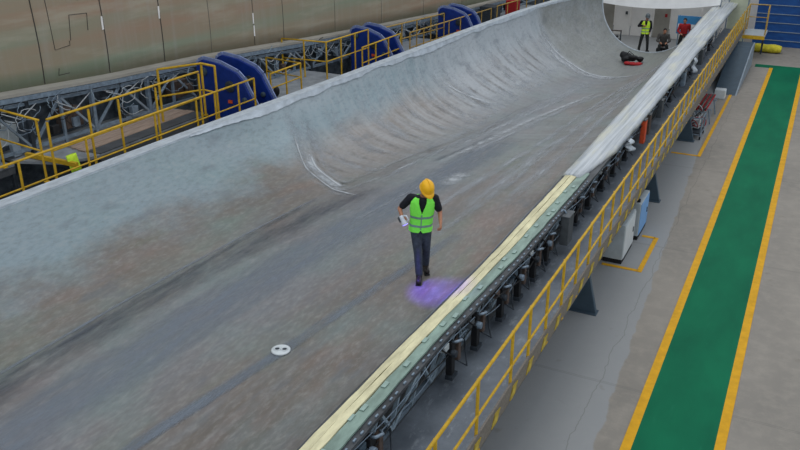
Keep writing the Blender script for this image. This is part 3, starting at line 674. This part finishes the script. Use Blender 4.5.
# bundle on the mould near the root
zz = zat(-6.85, 35.9)
bd = thing('bag', (-6.85, 35.9, zz), 'black bundled bag lying near the mould root in front of the man in vest', 'bag')
b = MB(); rnd = random.Random(9)
for k in range(13): b.ell((-6.85 + rnd.uniform(-.42, .42), 35.95 + rnd.uniform(-.2, .2), zz + .2 + rnd.uniform(-.06, .2)), (rnd.uniform(.1, .2), .15, rnd.uniform(.08, .14)))
link('bag_body', fuse(b, .03, 3), 'black', bd); bd.children[0].location = Vector((0, 0, 0)) - Vector((-6.85, 35.9, zz))
b = MB().tube([(-7.05, 35.8, zz + .4), (-6.95, 35.75, zz + .55), (-6.75, 35.75, zz + .4)], .018, 6); b.build('strap', 'black', bd)
b = MB()
for k in range(6): b.ell((-6.75 + rnd.uniform(-.25, .3), 35.45 + rnd.uniform(-.1, .1), zat(-6.75, 35.45) + .07), (.16, .12, .07))
o = link('red_cloth', fuse(b, .025, 3), 'red'); tag(o, 'crumpled red cloth lying against the black bag', 'cloth')
b = MB().lathe([(.15, 0), (.155, .03), (.14, .1), (.09, .16), (.02, .18)], (-7.15, 36.35, zat(-7.15, 36.35) + .02), 18); tag(b.build('white_helmet', 'white', smooth=True), 'white helmet shaped cap lying behind the black bag', 'helmet')

# white disc on the mould floor
zd = zat(-5.86, 7.95)
dc = thing('suction_disc', (-5.86, 7.95, zd), 'white round disc with two holes lying on the grey mould beside a tape strip', 'disc')
b = MB().lathe([(.125, 0), (.135, .01), (.135, .022), (.12, .03), (.1, .03)], (-5.86, 7.95, zd + .002), 32); b.build('disc_plate', 'white', dc, smooth=True)
for dx, dy in ((-.045, -.02), (.05, .02)):
    b = MB(); c_ = Vector((-5.86 + dx, 7.95 + dy, zd + .036)); b.tube([tuple(c_ + Vector((math.cos(a), math.sin(a), 0)) * .042) for a in np.linspace(0, 2 * math.pi, 20)], .009, 6); b.build('ring', 'white', dc, smooth=True)
    MB().lathe([(.032, 0), (.032, .003)], tuple(c_ - Vector((0, 0, .004))), 16).build('hole', 'steel_dark', dc)

# ------------------------------------------------------------------ left side: the tall mould, its frame, decks, hinges, rails
EDGE = [(2, -15.9, 4.2), (6, -15.45, 3.98), (11.2, -15.0, 3.72), (13.8, -14.8, 3.57), (17.1, -14.6, 3.45), (21.5, -14.3, 3.17), (25.9, -14.0, 2.95), (31.9, -13.7, 2.66), (46, -13.1, 2.2)]
ex = poly([(a, b2) for a, b2, c_ in EDGE]); ez = poly([(a, c_) for a, b2, c_ in EDGE])
def tx(y, h): return ex(y) - .12 * (h / 4.5) ** 2 * 4.5 * .25
tm = thing('tall_mould', (-15, 20, 3), 'tall upright brown grey mould half standing behind the blue hinge arms', 'mould')
b = MB(); rows = []
for y in np.linspace(2, 46, 45): rows.append([(tx(y, h), float(y), ez(y) + h) for h in np.linspace(0, 4.8, 13)])
b.add([p for r in rows for p in r], [(i * 13 + j, i * 13 + j + 1, (i + 1) * 13 + j + 1, (i + 1) * 13 + j) for i in range(44) for j in range(12)])
o = b.build('mould_shell', 'tall', tm, smooth=True)
if sum(p.normal.x for p in o.data.polygons) < 0: o.data.flip_normals()
s_ = o.modifiers.new('t', 'SOLIDIFY'); s_.thickness = .08; s_.offset = -1
b = MB(); b.loft([[(ex(y) - .05, y, ez(y) + .02), (ex(y) + .22, y, ez(y) - .02), (ex(y) + .22, y, ez(y) - .09), (ex(y) - .05, y, ez(y) - .06)] for y in np.linspace(2, 46, 60)]); b.build('lower_flange', 'wall_beige', tm)
b = MB(); b.loft([[(ex(y) + .2, y, ez(y) - .1), (ex(y) + .24, y, ez(y) - .1), (ex(y) + .24, y, ez(y) - .2), (ex(y) + .2, y, ez(y) - .2)] for y in np.linspace(2, 46, 60)]); b.build('edge_strip', 'steel', tm)
for ys_ in (12.28, 14.06, 15.83, 17.56, 19.35, 20.7, 23.4, 26.3, 29.5, 33):
    b = MB(); b.tube([(tx(ys_, h) + .004, ys_ + .02 * math.sin(h * 2), ez(ys_) + h) for h in np.linspace(.03, 4.7, 12)], .008 if ys_ > 17 else .012, 5); b.build('seam', 'marker' if ys_ < 17 or ys_ in (19.35, 20.7) else 'seam_grey', tm)
def mark(pts):
    b = MB(); b.tube([(tx(y, z - ez(y)) + .004, y, z) for y, z in pts], .008, 5); b.build('marker_line', 'marker', tm)
mark([(13.12, 4.5), (13.18, 5.05), (13.66, 5.03), (13.62, 4.65)]); mark([(12.64, 5.44), (12.68, 4.36), (13.08, 4.4), (13.08, 4.5)]); mark([(12.7, 3.95), (12.66, 3.8), (12.95, 3.8)]); mark([(13.45, 5.6), (13.47, 5.34)])
for ys_, z0 in ((19.35, 4.1), (15.82, 4.75), (14.04, 4.75), (19.36, 3.75)):
    b = MB().box((tx(ys_, z0 - ez(ys_)) + .01, ys_, z0), (.01, .05, .3)); b.build('paint_dab', 'wall_white', tm)
# frame under it
fr = thing('mould_frame', (-15, 20, 2.2), 'pale steel lattice frame with hoses beneath the tall upright mould', 'frame')
dz = lambda y: float(np.interp(y, [0, 16, 22, 30, 46], [2.3, 2.3, 2.1, 1.9, 1.7]))
b = MB(); b.tube([(ex(y) + .1, y, dz(y) + .12) for y in np.linspace(3, 44, 30)], .05, 4); b.build('lower_chord', 'steel', fr)
b = MB(); b.tube([(ex(y) + .1, y, ez(y) - .3) for y in np.linspace(3, 44, 30)], .045, 4); b.build('upper_chord', 'steel', fr)
k = 0; y = 4.0; rnd = random.Random(12)
while y < 40:
    X = ex(y) + .1
    MB().bar((X, y, dz(y)), (X, y, ez(y) - .25), .09 if k % 2 else .06).build('upright', 'steel' if k % 3 else 'steel_dark', fr)
    y2 = y + .85
    if k % 2: MB().bar((X, y, dz(y) + .1), (ex(y2) + .1, y2, ez(y2) - .3), .05).build('brace', 'steel', fr)
    else: MB().bar((X + .02, y, ez(y) - .3), (ex(y2) + .1, y2, dz(y2) + .1), .05).build('brace', 'slate_light', fr)
    if k % 2 == 0: MB().box((X - .25, y + .4, lerp(dz(y), ez(y), .35)), (.35, .5, .45)).build('valve_box', ['steel_dark', 'slate', 'brown', 'grey_case'][rnd.randrange(4)], fr, bevel=.02)
    MB().box((X - .1 + .2 * rnd.random(), y + .3 + .4 * rnd.random(), lerp(dz(y), ez(y), rnd.uniform(.1, .6))), (.12, .2, rnd.uniform(.1, .35))).build('valve_box', ['steel_dark', 'slate_light', 'brown', 'black', 'steel'][rnd.randrange(5)], fr, bevel=.01)
    y += .85; k += 1
for k in range(80):
    y = rnd.uniform(8, 33); X = ex(y) + .2; zc = lerp(dz(y), ez(y), rnd.uniform(.35, .8)); r = rnd.uniform(.12, .34)
    pts = [(X + rnd.uniform(-.02, .06), y + r * 1.3 * math.cos(a), zc + r * math.sin(a)) for a in np.linspace(rnd.uniform(0, 3), rnd.uniform(3.5, 7), 16)]
    MB().tube(pts, .009, 5).build('hose', ['hose', 'steel', 'black', 'lattice', 'steel'][k % 5], fr, smooth=True)
for k in range(16):
    y = 9.5 + k * 1.4; X = ex(y) + .19
    MB().tube([(X, y, ez(y) - .35), (X + .05, y + .5, ez(y) - .45 - .2 * rnd.random()), (X, y + 1.1, ez(y) - .32), (X + .03, y + 1.7, ez(y) - .5)], .014, 5).build('pipe', 'hose', fr, smooth=True)
b = MB(); b.loft([[(ex(y) - .55, y, 0), (ex(y) - .55, y, ez(y) - .1), (ex(y) - .6, y, ez(y) - .1), (ex(y) - .6, y, 0)] for y in np.linspace(2, 46, 20)]); b.build('rear_panel', 'clutter', fr)

# decks
def deck(x0, x1, y0, y1, z, label, tip=False, planks=True):
    root = thing('service_deck', ((x0 + x1) / 2, (y0 + y1) / 2, z), label, 'platform')
    if tip: P_ = [(x0, y0, z), (x0 + .7, y0 - .15, z), (x1 - .35, y0 + .25, z), (x1, y0 + .9, z), (x1, y1, z), (x0, y1, z)]
    else: P_ = [(x0, y0, z), (x1, y0, z), (x1, y1, z), (x0, y1, z)]
    MB().prism(P_, (0, 0, -.06)).build('deck_sheet', 'deck_grey', root)
    if planks: 
        for q_ in range(3): MB().box((x1 - .52 - q_ * .25, (y0 + y1) / 2 + .45, z + .02), (.235, y1 - y0 - 1.0 - .1 * q_, .03)).build('deck_board', 'planks', root)
        MB().box((x1 - .2, (y0 + y1) / 2 + .5, z + .015), (.38, y1 - y0 - 1.0, .02)).build('grating', 'deck_under', root)
    MB().box((x1 - .02, (y0 + y1) / 2 + (.5 if tip else 0), z - .12), (.04, y1 - y0 - (1.0 if tip else 0), .16)).build('edge_beam', 'deck_under', root)
    for y in np.arange(y0 + .6, y1, 1.6):
        MB().bar((x1 - .1, y, 0), (x1 - .1, y, z - .1), .07).build('leg', 'steel_dark', root)
    return root
deck(-15.5, -13.45, 11.2, 15.85, 2.3, 'grey service deck with brown boards left of the nearest blue hinge', True)
deck(-15.7, -14.6, 5.5, 10.9, 2.3, 'grey service deck at the left picture edge before the boarded deck', planks=False)
deck(-14.9, -12.75, 17.9, 21.3, 2.25, 'grey service deck between the nearest and the middle blue hinge', planks=False)
deck(-14.5, -12.4, 25.0, 28.7, 2.05, 'grey service deck between the middle and the farthest blue hinge', planks=False)
deck(-14.2, -12.0, 31.2, 40, 1.85, 'grey service deck beyond the farthest blue hinge', planks=False)
b = MB(); b.box((-14.0, 11.35, 2.36), (1.5, .08, .09)); kb = tag(b.build('kick_bar', 'yellow'), 'thick yellow kick bar across the near end of the boarded deck', 'bar')
b = MB(); b.loft([[(-13.48 + .03 * i, 11.55 + .12 * math.cos(a) * .9, 2.42 - .05 * i + .01 * math.sin(5 * a)) if False else (-13.5 + .035 * math.sin(a) + .02 * i, 11.45 + .14 * math.cos(a), 2.52 - .07 * i) for a in [k * math.pi / 6 for k in range(12)]] for i in range(6)])
tag(b.build('rag', 'lime2', smooth=True), 'lime green rag hung at the near tip of the boarded deck', 'rag')
# ledge carrying the near rail
lg = thing('rail_ledge', (-12.2, 20, 2.1), 'narrow dark steel ledge carrying the low yellow rails outside the left mould edge', 'ledge')
MB().box((-12.2, 12.1, 2.19), (.12, 8.4, .1)).build('ledge_beam', 'steel_dark', lg)
for y in (8.2, 10.0, 12, 14, 16): MB().bar((-12.2, y, 0), (-12.2, y, 2.15), .06).build('leg', 'steel_dark', lg)
railing('railing', [(-12.2, 7.9, 2.25), (-12.2, 16.2, 2.25)], 'low yellow railing right behind the left mould edge, from picture edge to the nearest hinge', 1.02, .024, posts=[(-12.2, y, 2.25) for y in (7.9, 9.19, 10.75, 12.66, 14.0, 14.66, 15.55, 16.2)])
railing('railing', [(-12.95, 10.55, 2.3), (-13.0, 15.1, 2.3)], 'taller yellow railing along the front of the brown boarded deck', 1.28, .026, posts=[(-12.95, 10.55, 2.25), (-12.96, 11.6, 2.25), (-12.98, 12.45, 2.25), (-12.99, 13.6, 2.25), (-13.0, 15.1, 2.25)])
railing('railing', [(-14.9, 10.7, 2.3), (-13.05, 10.45, 2.3)], 'short yellow cross railing at the near end of the brown boarded deck', 1.28, .024, posts=[(-14.9, 10.7, 2.3), (-14.6, 10.66, 2.3), (-13.12, 10.45, 2.3)])
railing('railing', [(-13.9, 14.7, 2.3), (-13.4, 15.7, 2.3), (-12.9, 15.6, 2.3)], 'yellow corner railing touching the left side of the nearest blue hinge', 1.32, .03, step=.9)
railing('railing', [(-12.6, 17.45, 2.3), (-12.6, 18.9, 2.3), (-13.9, 19.1, 2.3)], 'yellow railing just right of the nearest blue hinge', .78, .024, step=.9)
railing('railing', [(-14.3, 20.5, 2.2), (-12.8, 20.6, 2.2), (-12.7, 23.0, 2.2)], 'yellow railing boxing the left side of the middle blue hinge', 1.15, .024, step=.9)
railing('railing', [(-12.2, 21.7, 2.1), (-12.2, 24.3, 2.1)], 'low yellow railing in front of the middle blue hinge', .95, .024, step=.9)
railing('railing', [(-12.9, 24.6, 2.1), (-12.7, 29.0, 1.95)], 'yellow railing running from the middle to the farthest blue hinge, rear one', 1.05, .024, 'yellow_old', step=1.1)
railing('railing', [(-12.0, 24.6, 2.05), (-12.0, 32.2, 1.8)], 'yellow railing behind the mould edge passing in front of the farthest blue hinge', 1.0, .022, 'yellow_old', step=1.1)
railing('railing', [(-12.0, 32.9, 1.8), (-11.8, 40, 1.6)], 'yellow railing beyond the farthest blue hinge at the top of the picture', 1.0, .024, 'yellow_old', step=1.1)
# blue hinge arms
def hinge(x, y, z, s, label):
    root = thing('hinge_arm', (x, y, z), label, 'hinge', 'blue hinges between the two moulds')
    def plate(dx, y0, d):
        P_ = [(-1.1, -1.6), (-1.1, .95), (-1.02, 1.12), (-.85, 1.2), (-.25, 1.13), (.36, .92), (.56, .74), (.68, .5), (.98, -.02), (1.22, -.75), (1.22, -1.6)]
        Q = [(x + dx + a * s, y + y0, z + c_ * s) for a, c_ in P_]
        o = MB().prism(Q, (0, d, 0)).build('side_plate', 'blue', root, bevel=.02)
        rim = MB()
        for a, c_ in zip(Q[1:-1], Q[2:]): rim.bar((a[0], a[1] + d / 2, a[2]), (c_[0], c_[1] + d / 2, c_[2]), .035, d * 1.15)
        rim.build('plate_rim', 'blue_light', o)
        for (a, c_, r) in ((-.82, .85, .13), (.12, .5, .17), (.62, .15, .08)):
            MB().lathe([(r * s, 0), (r * s, .04), (r * .6 * s, .06), (r * .3 * s, .06)], (x + dx + a * s, y + y0, z + c_ * s), 18, R=Matrix.Rotation(math.pi / 2, 3, 'X')).build('pivot_cap', 'slate' if r < .16 else 'steel_dark', o, smooth=False)
    plate(0, 0, .14); plate(.08, .68, .14)
    MB().tube([(x - .82 * s, y, z + .85 * s), (x - .82 * s, y + .8, z + .85 * s)], .11, 14).build('pivot_shaft', 'steel', root, smooth=True)
    MB().tube([(x + .12 * s, y, z + .5 * s), (x + .12 * s, y + .8, z + .5 * s)], .12, 14).build('pivot_shaft', 'steel', root, smooth=True)
    MB().box((x - .1, y + .45, z - .9 * s), (1.7 * s, .9, .3)).build('base_block', 'blue', root, bevel=.02)
    MB().box((x + .1 * s, y - .03, z + .05 * s), (.12, .03, .08)).build('warning_sticker', 'orange', root)
    b = MB(); b.tube([(x + .9 * s, y - .06, z - .8), (x + 1.05 * s, y - .1, z - .2), (x + 1.2 * s, y - .02, z + .1), (x + 1.35 * s, y + .3, z - .3)], .02, 6); b.build('hydraulic_hose', 'hose', root, smooth=True)
    return root
hinge(-13.05, 16.2, 2.55, .86, 'nearest and largest blue steel hinge arm with paired side plates')
hinge(-12.85, 23.5, 2.4, .72, 'middle blue steel hinge arm behind the mould edge')
hinge(-12.3, 29.3, 2.3, .72, 'farthest blue steel hinge arm at the top of the picture')
b = MB().ell((-13.0, 18.25, 2.39), (.09, .09, .14)); tag(b.build('floodlight', 'black', smooth=True), 'small black round lamp on deck right beside the nearest hinge', 'lamp')
b = MB().box((-12.8, 34.2, 2.22), (.7, .8, .75)); tag(b.build('dark_cabinet', 'steel_dark', bevel=.03), 'dark machine box on the far deck behind the mould edge', 'machine')
b = MB().box((-12.6, 36.6, 2.2), (.5, .6, .7)); tag(b.build('red_box', 'red', bevel=.03), 'dark red machine box at the top picture edge behind the mould', 'machine')

# ------------------------------------------------------------------ people
def rx(a): return Matrix.Rotation(a, 3, 'X')
def rz_(a): return Matrix.Rotation(a, 3, 'Z')
def ring_e(c, rx_, ry_, n=20, z=None): return [(c[0] + rx_ * math.cos(2 * math.pi * k / n), c[1] + ry_ * math.sin(2 * math.pi * k / n), c[2]) for k in range(n)]
def hand(mb, wr, d, nrm, side, curl):
    """palm, four fingers and a thumb; d = finger direction, nrm = palm normal (the side fingers curl to)"""
    d = Vector(d).normalized(); nrm = Vector(nrm); nrm = (nrm - d * nrm.dot(d)).normalized(); s = d.cross(nrm) * side; w_ = Vector(wr)
    R = Matrix((s, nrm, d)).transposed()
    mb.ell(w_ + d * .05, (.042, .018, .055), R)
    for k, (off, L_) in enumerate(((-.03, .062), (-.01, .075), (.01, .07), (.029, .055))):
        p0 = w_ + d * .085 + s * off; a = curl
        d1 = (d * math.cos(a) + nrm * math.sin(a)); p1 = p0 + d1 * L_ * .5
        d2 = (d * math.cos(2.1 * a) + nrm * math.sin(2.1 * a)); p2 = p1 + d2 * L_ * .5
        mb.cap(p0 - d * .02, p1, .0105, .009); mb.cap(p1, p2, .009, .0075)
    p0 = w_ + d * .03 - s * .035; p1 = p0 + (d * .6 - s * .65 + nrm * .45).normalized() * .035; p2 = p1 + (d * .85 - s * .1 + nrm * .5).normalized() * .03
    mb.cap(p0 + s * .015, p1, .0135, .011); mb.cap(p1, p2, .011, .009)
def person(loc, rot, J, C, label, voxel=.008):
    root = thing('person', loc, label, 'person'); ORG[root.name] = (0, 0, 0)
    V = Vector; hd = V(J['head']); HR = rz_(J.get('yaw', 0)) @ rx(J.get('nod', 0))
    H = lambda q: hd + HR @ V(q)
    pel = V(J['pelvis']); ch = V(J['chest']); nk = V(J['neck'])
    b = MB()
    b.ell(H((0, .005, .03)), (.077, .095, .1), HR); b.ell(H((0, -.03, -.045)), (.058, .066, .072), HR)
    b.cap(H((0, -.088, .01)), H((0, -.108, -.022)), .009, .014)          # nose
    b.ell(H((0, -.084, -.058)), (.022, .01, .007), HR)                   # mouth
    b.ell(H((-.03, -.08, .03)), (.02, .012, .007), HR); b.ell(H((.03, -.08, .03)), (.02, .012, .007), HR)
    for s in (-1, 1): b.ell(H((s * .08, .01, -.005)), (.011, .02, .032), HR)
    b.cap(nk - V((0, 0, .04)), H((0, .015, -.05)), .06, .052)
    b.ell(ch, (.15, .1, .16)); b.ell((pel + ch) / 2, (.125, .09, .16)); b.ell(pel, (.15, .1, .12)); b.cap(ch + V((-.12, 0, .08)), ch + V((.12, 0, .08)), .06, .06)
    for s in 'RL':
        b.cap(J['sh' + s], J['el' + s], .052, .04); b.cap(J['el' + s], J['wr' + s], .039, .026)
        b.cap(J['hip' + s], J['kn' + s], .075, .052); b.cap(J['kn' + s], J['an' + s], .052, .036); b.cap(J['an' + s], V(J['an' + s]) + V(J['toe' + s]).normalized() * .07 + V((0, 0, -.045)), .033, .028)
        sd = 1 if s == 'R' else -1
        hand(b, J['wr' + s], J['hd' + s], J['hn' + s], sd, J.get('curl' + s, .5))
    link('body', fuse(b, voxel, 3), 'skin', root)
    for s in (-1, 1): MB().ell(H((s * .03, -.083, .012)), (.012, .006, .006), HR).build('eye', 'black', root, smooth=True)
    # hair
    if not C.get('nohair'):
        b = MB(); b.ell(H((0, .02, .045)), (.084, .098, .1), HR); b.ell(H((0, .06, -.01)), (.075, .05, .07), HR); link('hair', fuse(b, .012, 2), 'hair', root)
        bpy.data.objects[root.name].children[-1].name
    # trousers
    b = MB(); b.ell(pel + V((0, 0, .03)), (.168, .118, .13))
    for s in 'RL':
        b.cap(J['hip' + s], J['kn' + s], .098, .072); b.cap(J['kn' + s], V(J['an' + s]) + V((0, 0, .03)), .07, .064)
    link('trousers', fuse(b, .014, 4), C['trousers'], root)
    # boots
    for s in 'RL':
        b = MB(); a = V(J['an' + s]); f = V(J['toe' + s]).normalized()
        b.cap(a + V((0, 0, .08)), a + V((0, 0, -.03)), .058, .056); b.cap(a - f * .04 + V((0, 0, -.045)), a + f * .16 + V((0, 0, -.048)), .052, .047)
        bo = link('boot', fuse(b, .01, 2), C['boots'], root)
        q = f.to_track_quat('Y', 'Z').to_matrix(); MB().box(a + f * .055 + V((0, 0, -.093)), (.092, .3, .02), q).build('sole', 'black', bo, bevel=.006)
    # shirt
    b = MB(); rings = []
    for t_, w_, d_ in ((-.04, .165, .115), (.1, .155, .11), (.3, .155, .112), (.5, .17, .12), (.7, .185, .128), (.85, .19, .12), (.96, .15, .1), (1.03, .085, .075)):
        c_ = pel.lerp(ch, min(t_, .7) / .7) if t_ < .7 else ch.lerp(nk, (t_ - .7) / .33); rings.append(ring_e(c_ + V((0, 0, .0)), w_, d_))
    b.loft(rings)
    for s in 'RL':
        sh, el = V(J['sh' + s]), V(J['el' + s]); wr = V(J['wr' + s])
        b.cap(ch.lerp(nk, .35) + (sh - ch) * .2, sh, .085, .072)
        if C['sleeve'] == 'short': b.cap(sh, sh.lerp(el, .72), .07, .062)
        else: b.cap(sh, el, .07, .056); b.cap(el, el.lerp(wr, .92), .056, .044)
    link('shirt', fuse(b, .011, 4), C['shirt'], root)
    # vest: shaped shell with v neck, arm holes and reflective bands
    if 'vest' in C:
        def ringv(t_, grow=0):
            tt = [-.28, -.1, .1, .3, .5, .7, .85, .95, 1.02]; ww = [.188, .186, .178, .178, .19, .2, .198, .165, .12]; dd = [.142, .14, .132, .132, .14, .148, .138, .118, .098]
            w_ = np.interp(t_, tt, ww) + grow; d_ = np.interp(t_, tt, dd) + grow
            c_ = pel + (ch - pel) * (t_ / .7) if t_ < .7 else ch.lerp(nk, (t_ - .7) / .33)
            return c_, w_, d_
        n = 180; ts = np.linspace(-.22, 1.0, 130); v = []; f = []
        for t_ in ts:
            c_, w_, d_ = ringv(t_)
            for k in range(n):
                a = 2 * math.pi * k / n; rip = .004 * math.sin(a * 7 + t_ * 4)
                v.append((c_.x + (w_ + rip) * math.cos(a), c_.y + (d_ + rip) * math.sin(a), c_.z))
        for i in range(len(ts) - 1):
            for k in range(n):
                a = 2 * math.pi * (k + .5) / n; t_ = ts[i]; ca, sa = math.cos(a), math.sin(a)
                if t_ > .48 and sa < 0 and abs(ca) < (t_ - .48) * .78: continue       # v neck
                if t_ > .9 and sa > 0 and abs(ca) < .4: continue
                if t_ > .6 and abs(ca) > .95 - (t_ - .6) * .1: continue                # arm holes
                if t_ < -.12 and sa < 0 and abs(ca) < (-.12 - t_) * 1.6: continue      # split hem
                f.append((i * n + k, i * n + (k + 1) % n, (i + 1) * n + (k + 1) % n, (i + 1) * n + k))
        b = MB(); b.add(v, f); o = b.build('vest', C['vest'], root, smooth=True)
        s_ = o.modifiers.new('t', 'SOLIDIFY'); s_.thickness = .008; s_.offset = 0
        for t0 in (-.02, .3):
            b = MB(); v = []; f = []
            for j, t_ in enumerate((t0, t0 + .085)):
                c_, w_, d_ = ringv(t_, .007)
                v += [(c_.x + (w_ + .004 * math.sin(7 * 2 * math.pi * k / n + t_ * 4)) * math.cos(2 * math.pi * k / n), c_.y + (d_ + .004 * math.sin(7 * 2 * math.pi * k / n + t_ * 4)) * math.sin(2 * math.pi * k / n), c_.z) for k in range(n)]
            f = [(k, (k + 1) % n, n + (k + 1) % n, n + k) for k in range(n)]
            b.add(v, f); b.build('reflective_band', 'reflect', o, smooth=True)
        c0, w0, d0 = ringv(-.1, .008); c1, w1, d1 = ringv(.48, .008)
        MB().bar((c0.x, c0.y - d0, c0.z), (c1.x, c1.y - d1, c1.z), .014, .008).build('zip', 'reflect', o)
    if 'hat' in C:
        hb = MB(); rings = []
        for r_, z in ((.128, .0), (.128, .02), (.122, .06), (.108, .1), (.082, .13), (.045, .148), (.004, .153)):
            rings.append([H((r_ * .84 * math.cos(a), .0 + r_ * 1.03 * math.sin(a), .055 + z)) for a in [2 * math.pi * k / 28 for k in range(28)]])
        hb.loft(rings); ho = hb.build('hard_hat', C['hat'], root, smooth=True)
        rings = []
        for e_, z in ((0, .0), (1, -.006), (1, .002), (0, .012)):
            rings.append([H(((.106 + e_ * .01) * math.cos(a), (.13 + e_ * (.012 if math.sin(a) > 0 else .012 + .05 * (-math.sin(a)) ** 2)) * math.sin(a), .055 + z - (e_ * .012 if math.sin(a) < -.3 else 0))) for a in [2 * math.pi * k / 28 for k in range(28)]])
        bb = MB(); bb.loft(rings, cap=False); bb.build('brim', C['hat'], ho, smooth=True)
        bb = MB(); bb.tube([H((0, .128 * math.sin(a), .055 + .025 + .133 * math.cos(a))) for a in np.linspace(-1.2, 1.2, 14)], .014, 8); bb.build('crest', C['hat'], ho, smooth=True)
        bb = MB(); bb.tube([H((.075, -.02, .05)), H((.05, -.05, -.07)), H((0, -.06, -.12)), H((-.05, -.05, -.07)), H((-.075, -.02, .05))], .005, 5); bb.build('chin_strap', 'black', ho)
    root.rotation_euler = (0, 0, rot)
    return root
zf = zat(-5.1, 10.9)
walker = dict(pelvis=(0, .0, .95), chest=(.02, -.03, 1.28), neck=(.03, -.07, 1.47), head=(.075, -.17, 1.59), nod=.6, yaw=.42,
    shR=(-.165, -.02, 1.41), elR=(-.34, .03, 1.2), wrR=(-.3, -.2, 1.16), hdR=(.15, -1, .05), hnR=(.9, .1, -.3), curlR=.85,
    shL=(.215, -.04, 1.41), elL=(.3, -.03, 1.17), wrL=(.31, -.22, 1.06), hdL=(.05, -.8, -.5), hnL=(-.9, 0, -.3), curlL=.75,
    hipR=(-.085, .0, .9), knR=(-.045, -.1, .5), anR=(-.02, -.14, .105), toeR=(-.05, -1, 0),
    hipL=(.085, .0, .9), knL=(.09, .04, .5), anL=(.085, .22, .115), toeL=(.15, -1, 0))
person((-5.09, 10.87, zf), math.radians(25), walker, dict(trousers='jeans', boots='boot', shirt='shirt_black', sleeve='short', vest='lime', hat='hat', nohair=False),
       'person in yellow hard hat and lime vest walking on the mould, holding a lamp', .007)
# lamp in the hand
Rw = Matrix.Rotation(math.radians(25), 3, 'Z'); W = lambda q: Vector((-5.09, 10.87, zf)) + Rw @ Vector(q)
lp = W((-.27, -.3, 1.12)); lt = thing('uv_hand_lamp', tuple(lp), 'white hand lamp with violet light in the right hand of the person in lime vest', 'lamp')
dirv = (Vector((-4.6, 10.5, zf)) - lp).normalized(); q = dirv.to_track_quat('-Z', 'Y').to_matrix()
MB().lathe([(.025, .1), (.034, .085), (.038, .02), (.05, -.03), (.054, -.05)], lp, 20, R=q).build('lamp_body', 'lamp_white', lt, smooth=True)
MB().lathe([(.048, -.052), (.048, -.056)], lp, 20, R=q).build('lamp_lens', 'uv', lt)
MB().tube([lp + q @ Vector(p_) for p_ in ((0, .045, .09), (0, .09, .07), (0, .095, .0), (0, .055, -.02))], .012, 8).build('handle', 'lamp_white', lt, smooth=True)
MB().box(lp + q @ Vector((.0, -.05, .05)), (.05, .03, .09), q).build('battery', 'dark', lt, bevel=.008)
sp = bpy.data.lights.new('violet_beam', 'SPOT'); sp.energy = 150; sp.color = (.13, .015, 1); sp.spot_size = math.radians(60); sp.spot_blend = 1; sp.shadow_soft_size = .03
so_ = bpy.data.objects.new('violet_beam', sp); COL.objects.link(so_); so_.location = lp + dirv * .09
so_.rotation_euler = dirv.to_track_quat('-Z', 'Y').to_euler()

stand = dict(pelvis=(0, 0, .95), chest=(-.01, -.01, 1.28), neck=(-.01, -.02, 1.47), head=(.03, -.06, 1.61), nod=.25, yaw=.3,
    shR=(-.2, -.01, 1.41), elR=(-.33, .05, 1.2), wrR=(-.14, -.2, 1.25), hdR=(1, -.2, .1), hnR=(0, 1, 0), shL=(.19, -.01, 1.41), elL=(.25, .06, 1.14), wrL=(.2, -.1, .95), hdL=(0, -.4, -1), hnL=(-1, 0, 0),
    hipR=(-.09, 0, .9), knR=(-.16, -.02, .5), anR=(-.2, .02, .1), toeR=(-.3, -1, 0), hipL=(.09, 0, .9), knL=(.15, -.04, .5), anL=(.18, .0, .1), toeL=(.35, -1, 0))
person((-7.2, 40.3, 0), math.radians(15), stand, dict(trousers='dark_cloth', boots='boot', shirt='shirt_black', sleeve='long', vest='lime2', hat='hat_grey'),
       'person in yellow green vest and dark helmet standing beyond the mould root', .012)
sit = dict(pelvis=(0, 0, .5), chest=(0, -.05, .83), neck=(0, -.09, 1.01), head=(.02, -.16, 1.14), nod=.3, yaw=0,
    shR=(-.2, -.06, .95), elR=(-.28, -.15, .7), wrR=(-.14, -.38, .66), hdR=(.5, -1, -.2), hnR=(0, 0, -1), shL=(.2, -.06, .95), elL=(.28, -.15, .7), wrL=(.14, -.38, .66), hdL=(-.5, -1, -.2), hnL=(0, 0, -1),
    hipR=(-.1, -.02, .5), knR=(-.17, -.45, .52), anR=(-.15, -.42, .1), toeR=(0, -1, 0), hipL=(.1, -.02, .5), knL=(.17, -.45, .52), anL=(.15, -.42, .1), toeL=(0, -1, 0))
person((-6.25, 39.85, 0), math.radians(12), sit, dict(trousers='dark_cloth', boots='boot', shirt='grey_cloth', sleeve='long'),
       'person in grey work clothes sitting low between the vest wearer and the man in red', .012)
st2 = dict(stand); st2.update(head=(-.02, -.07, 1.6), nod=.3, yaw=-.2, wrR=(-.16, -.28, 1.05), elR=(-.28, -.02, 1.13), hdR=(.6, -1, 0), hnR=(0, .3, -1))
person((-5.42, 40.2, 0), math.radians(10), st2, dict(trousers='dark_cloth', boots='boot', shirt='red', sleeve='long'),
       'person in red jacket and black trousers partly behind the white covered mould edge', .012)
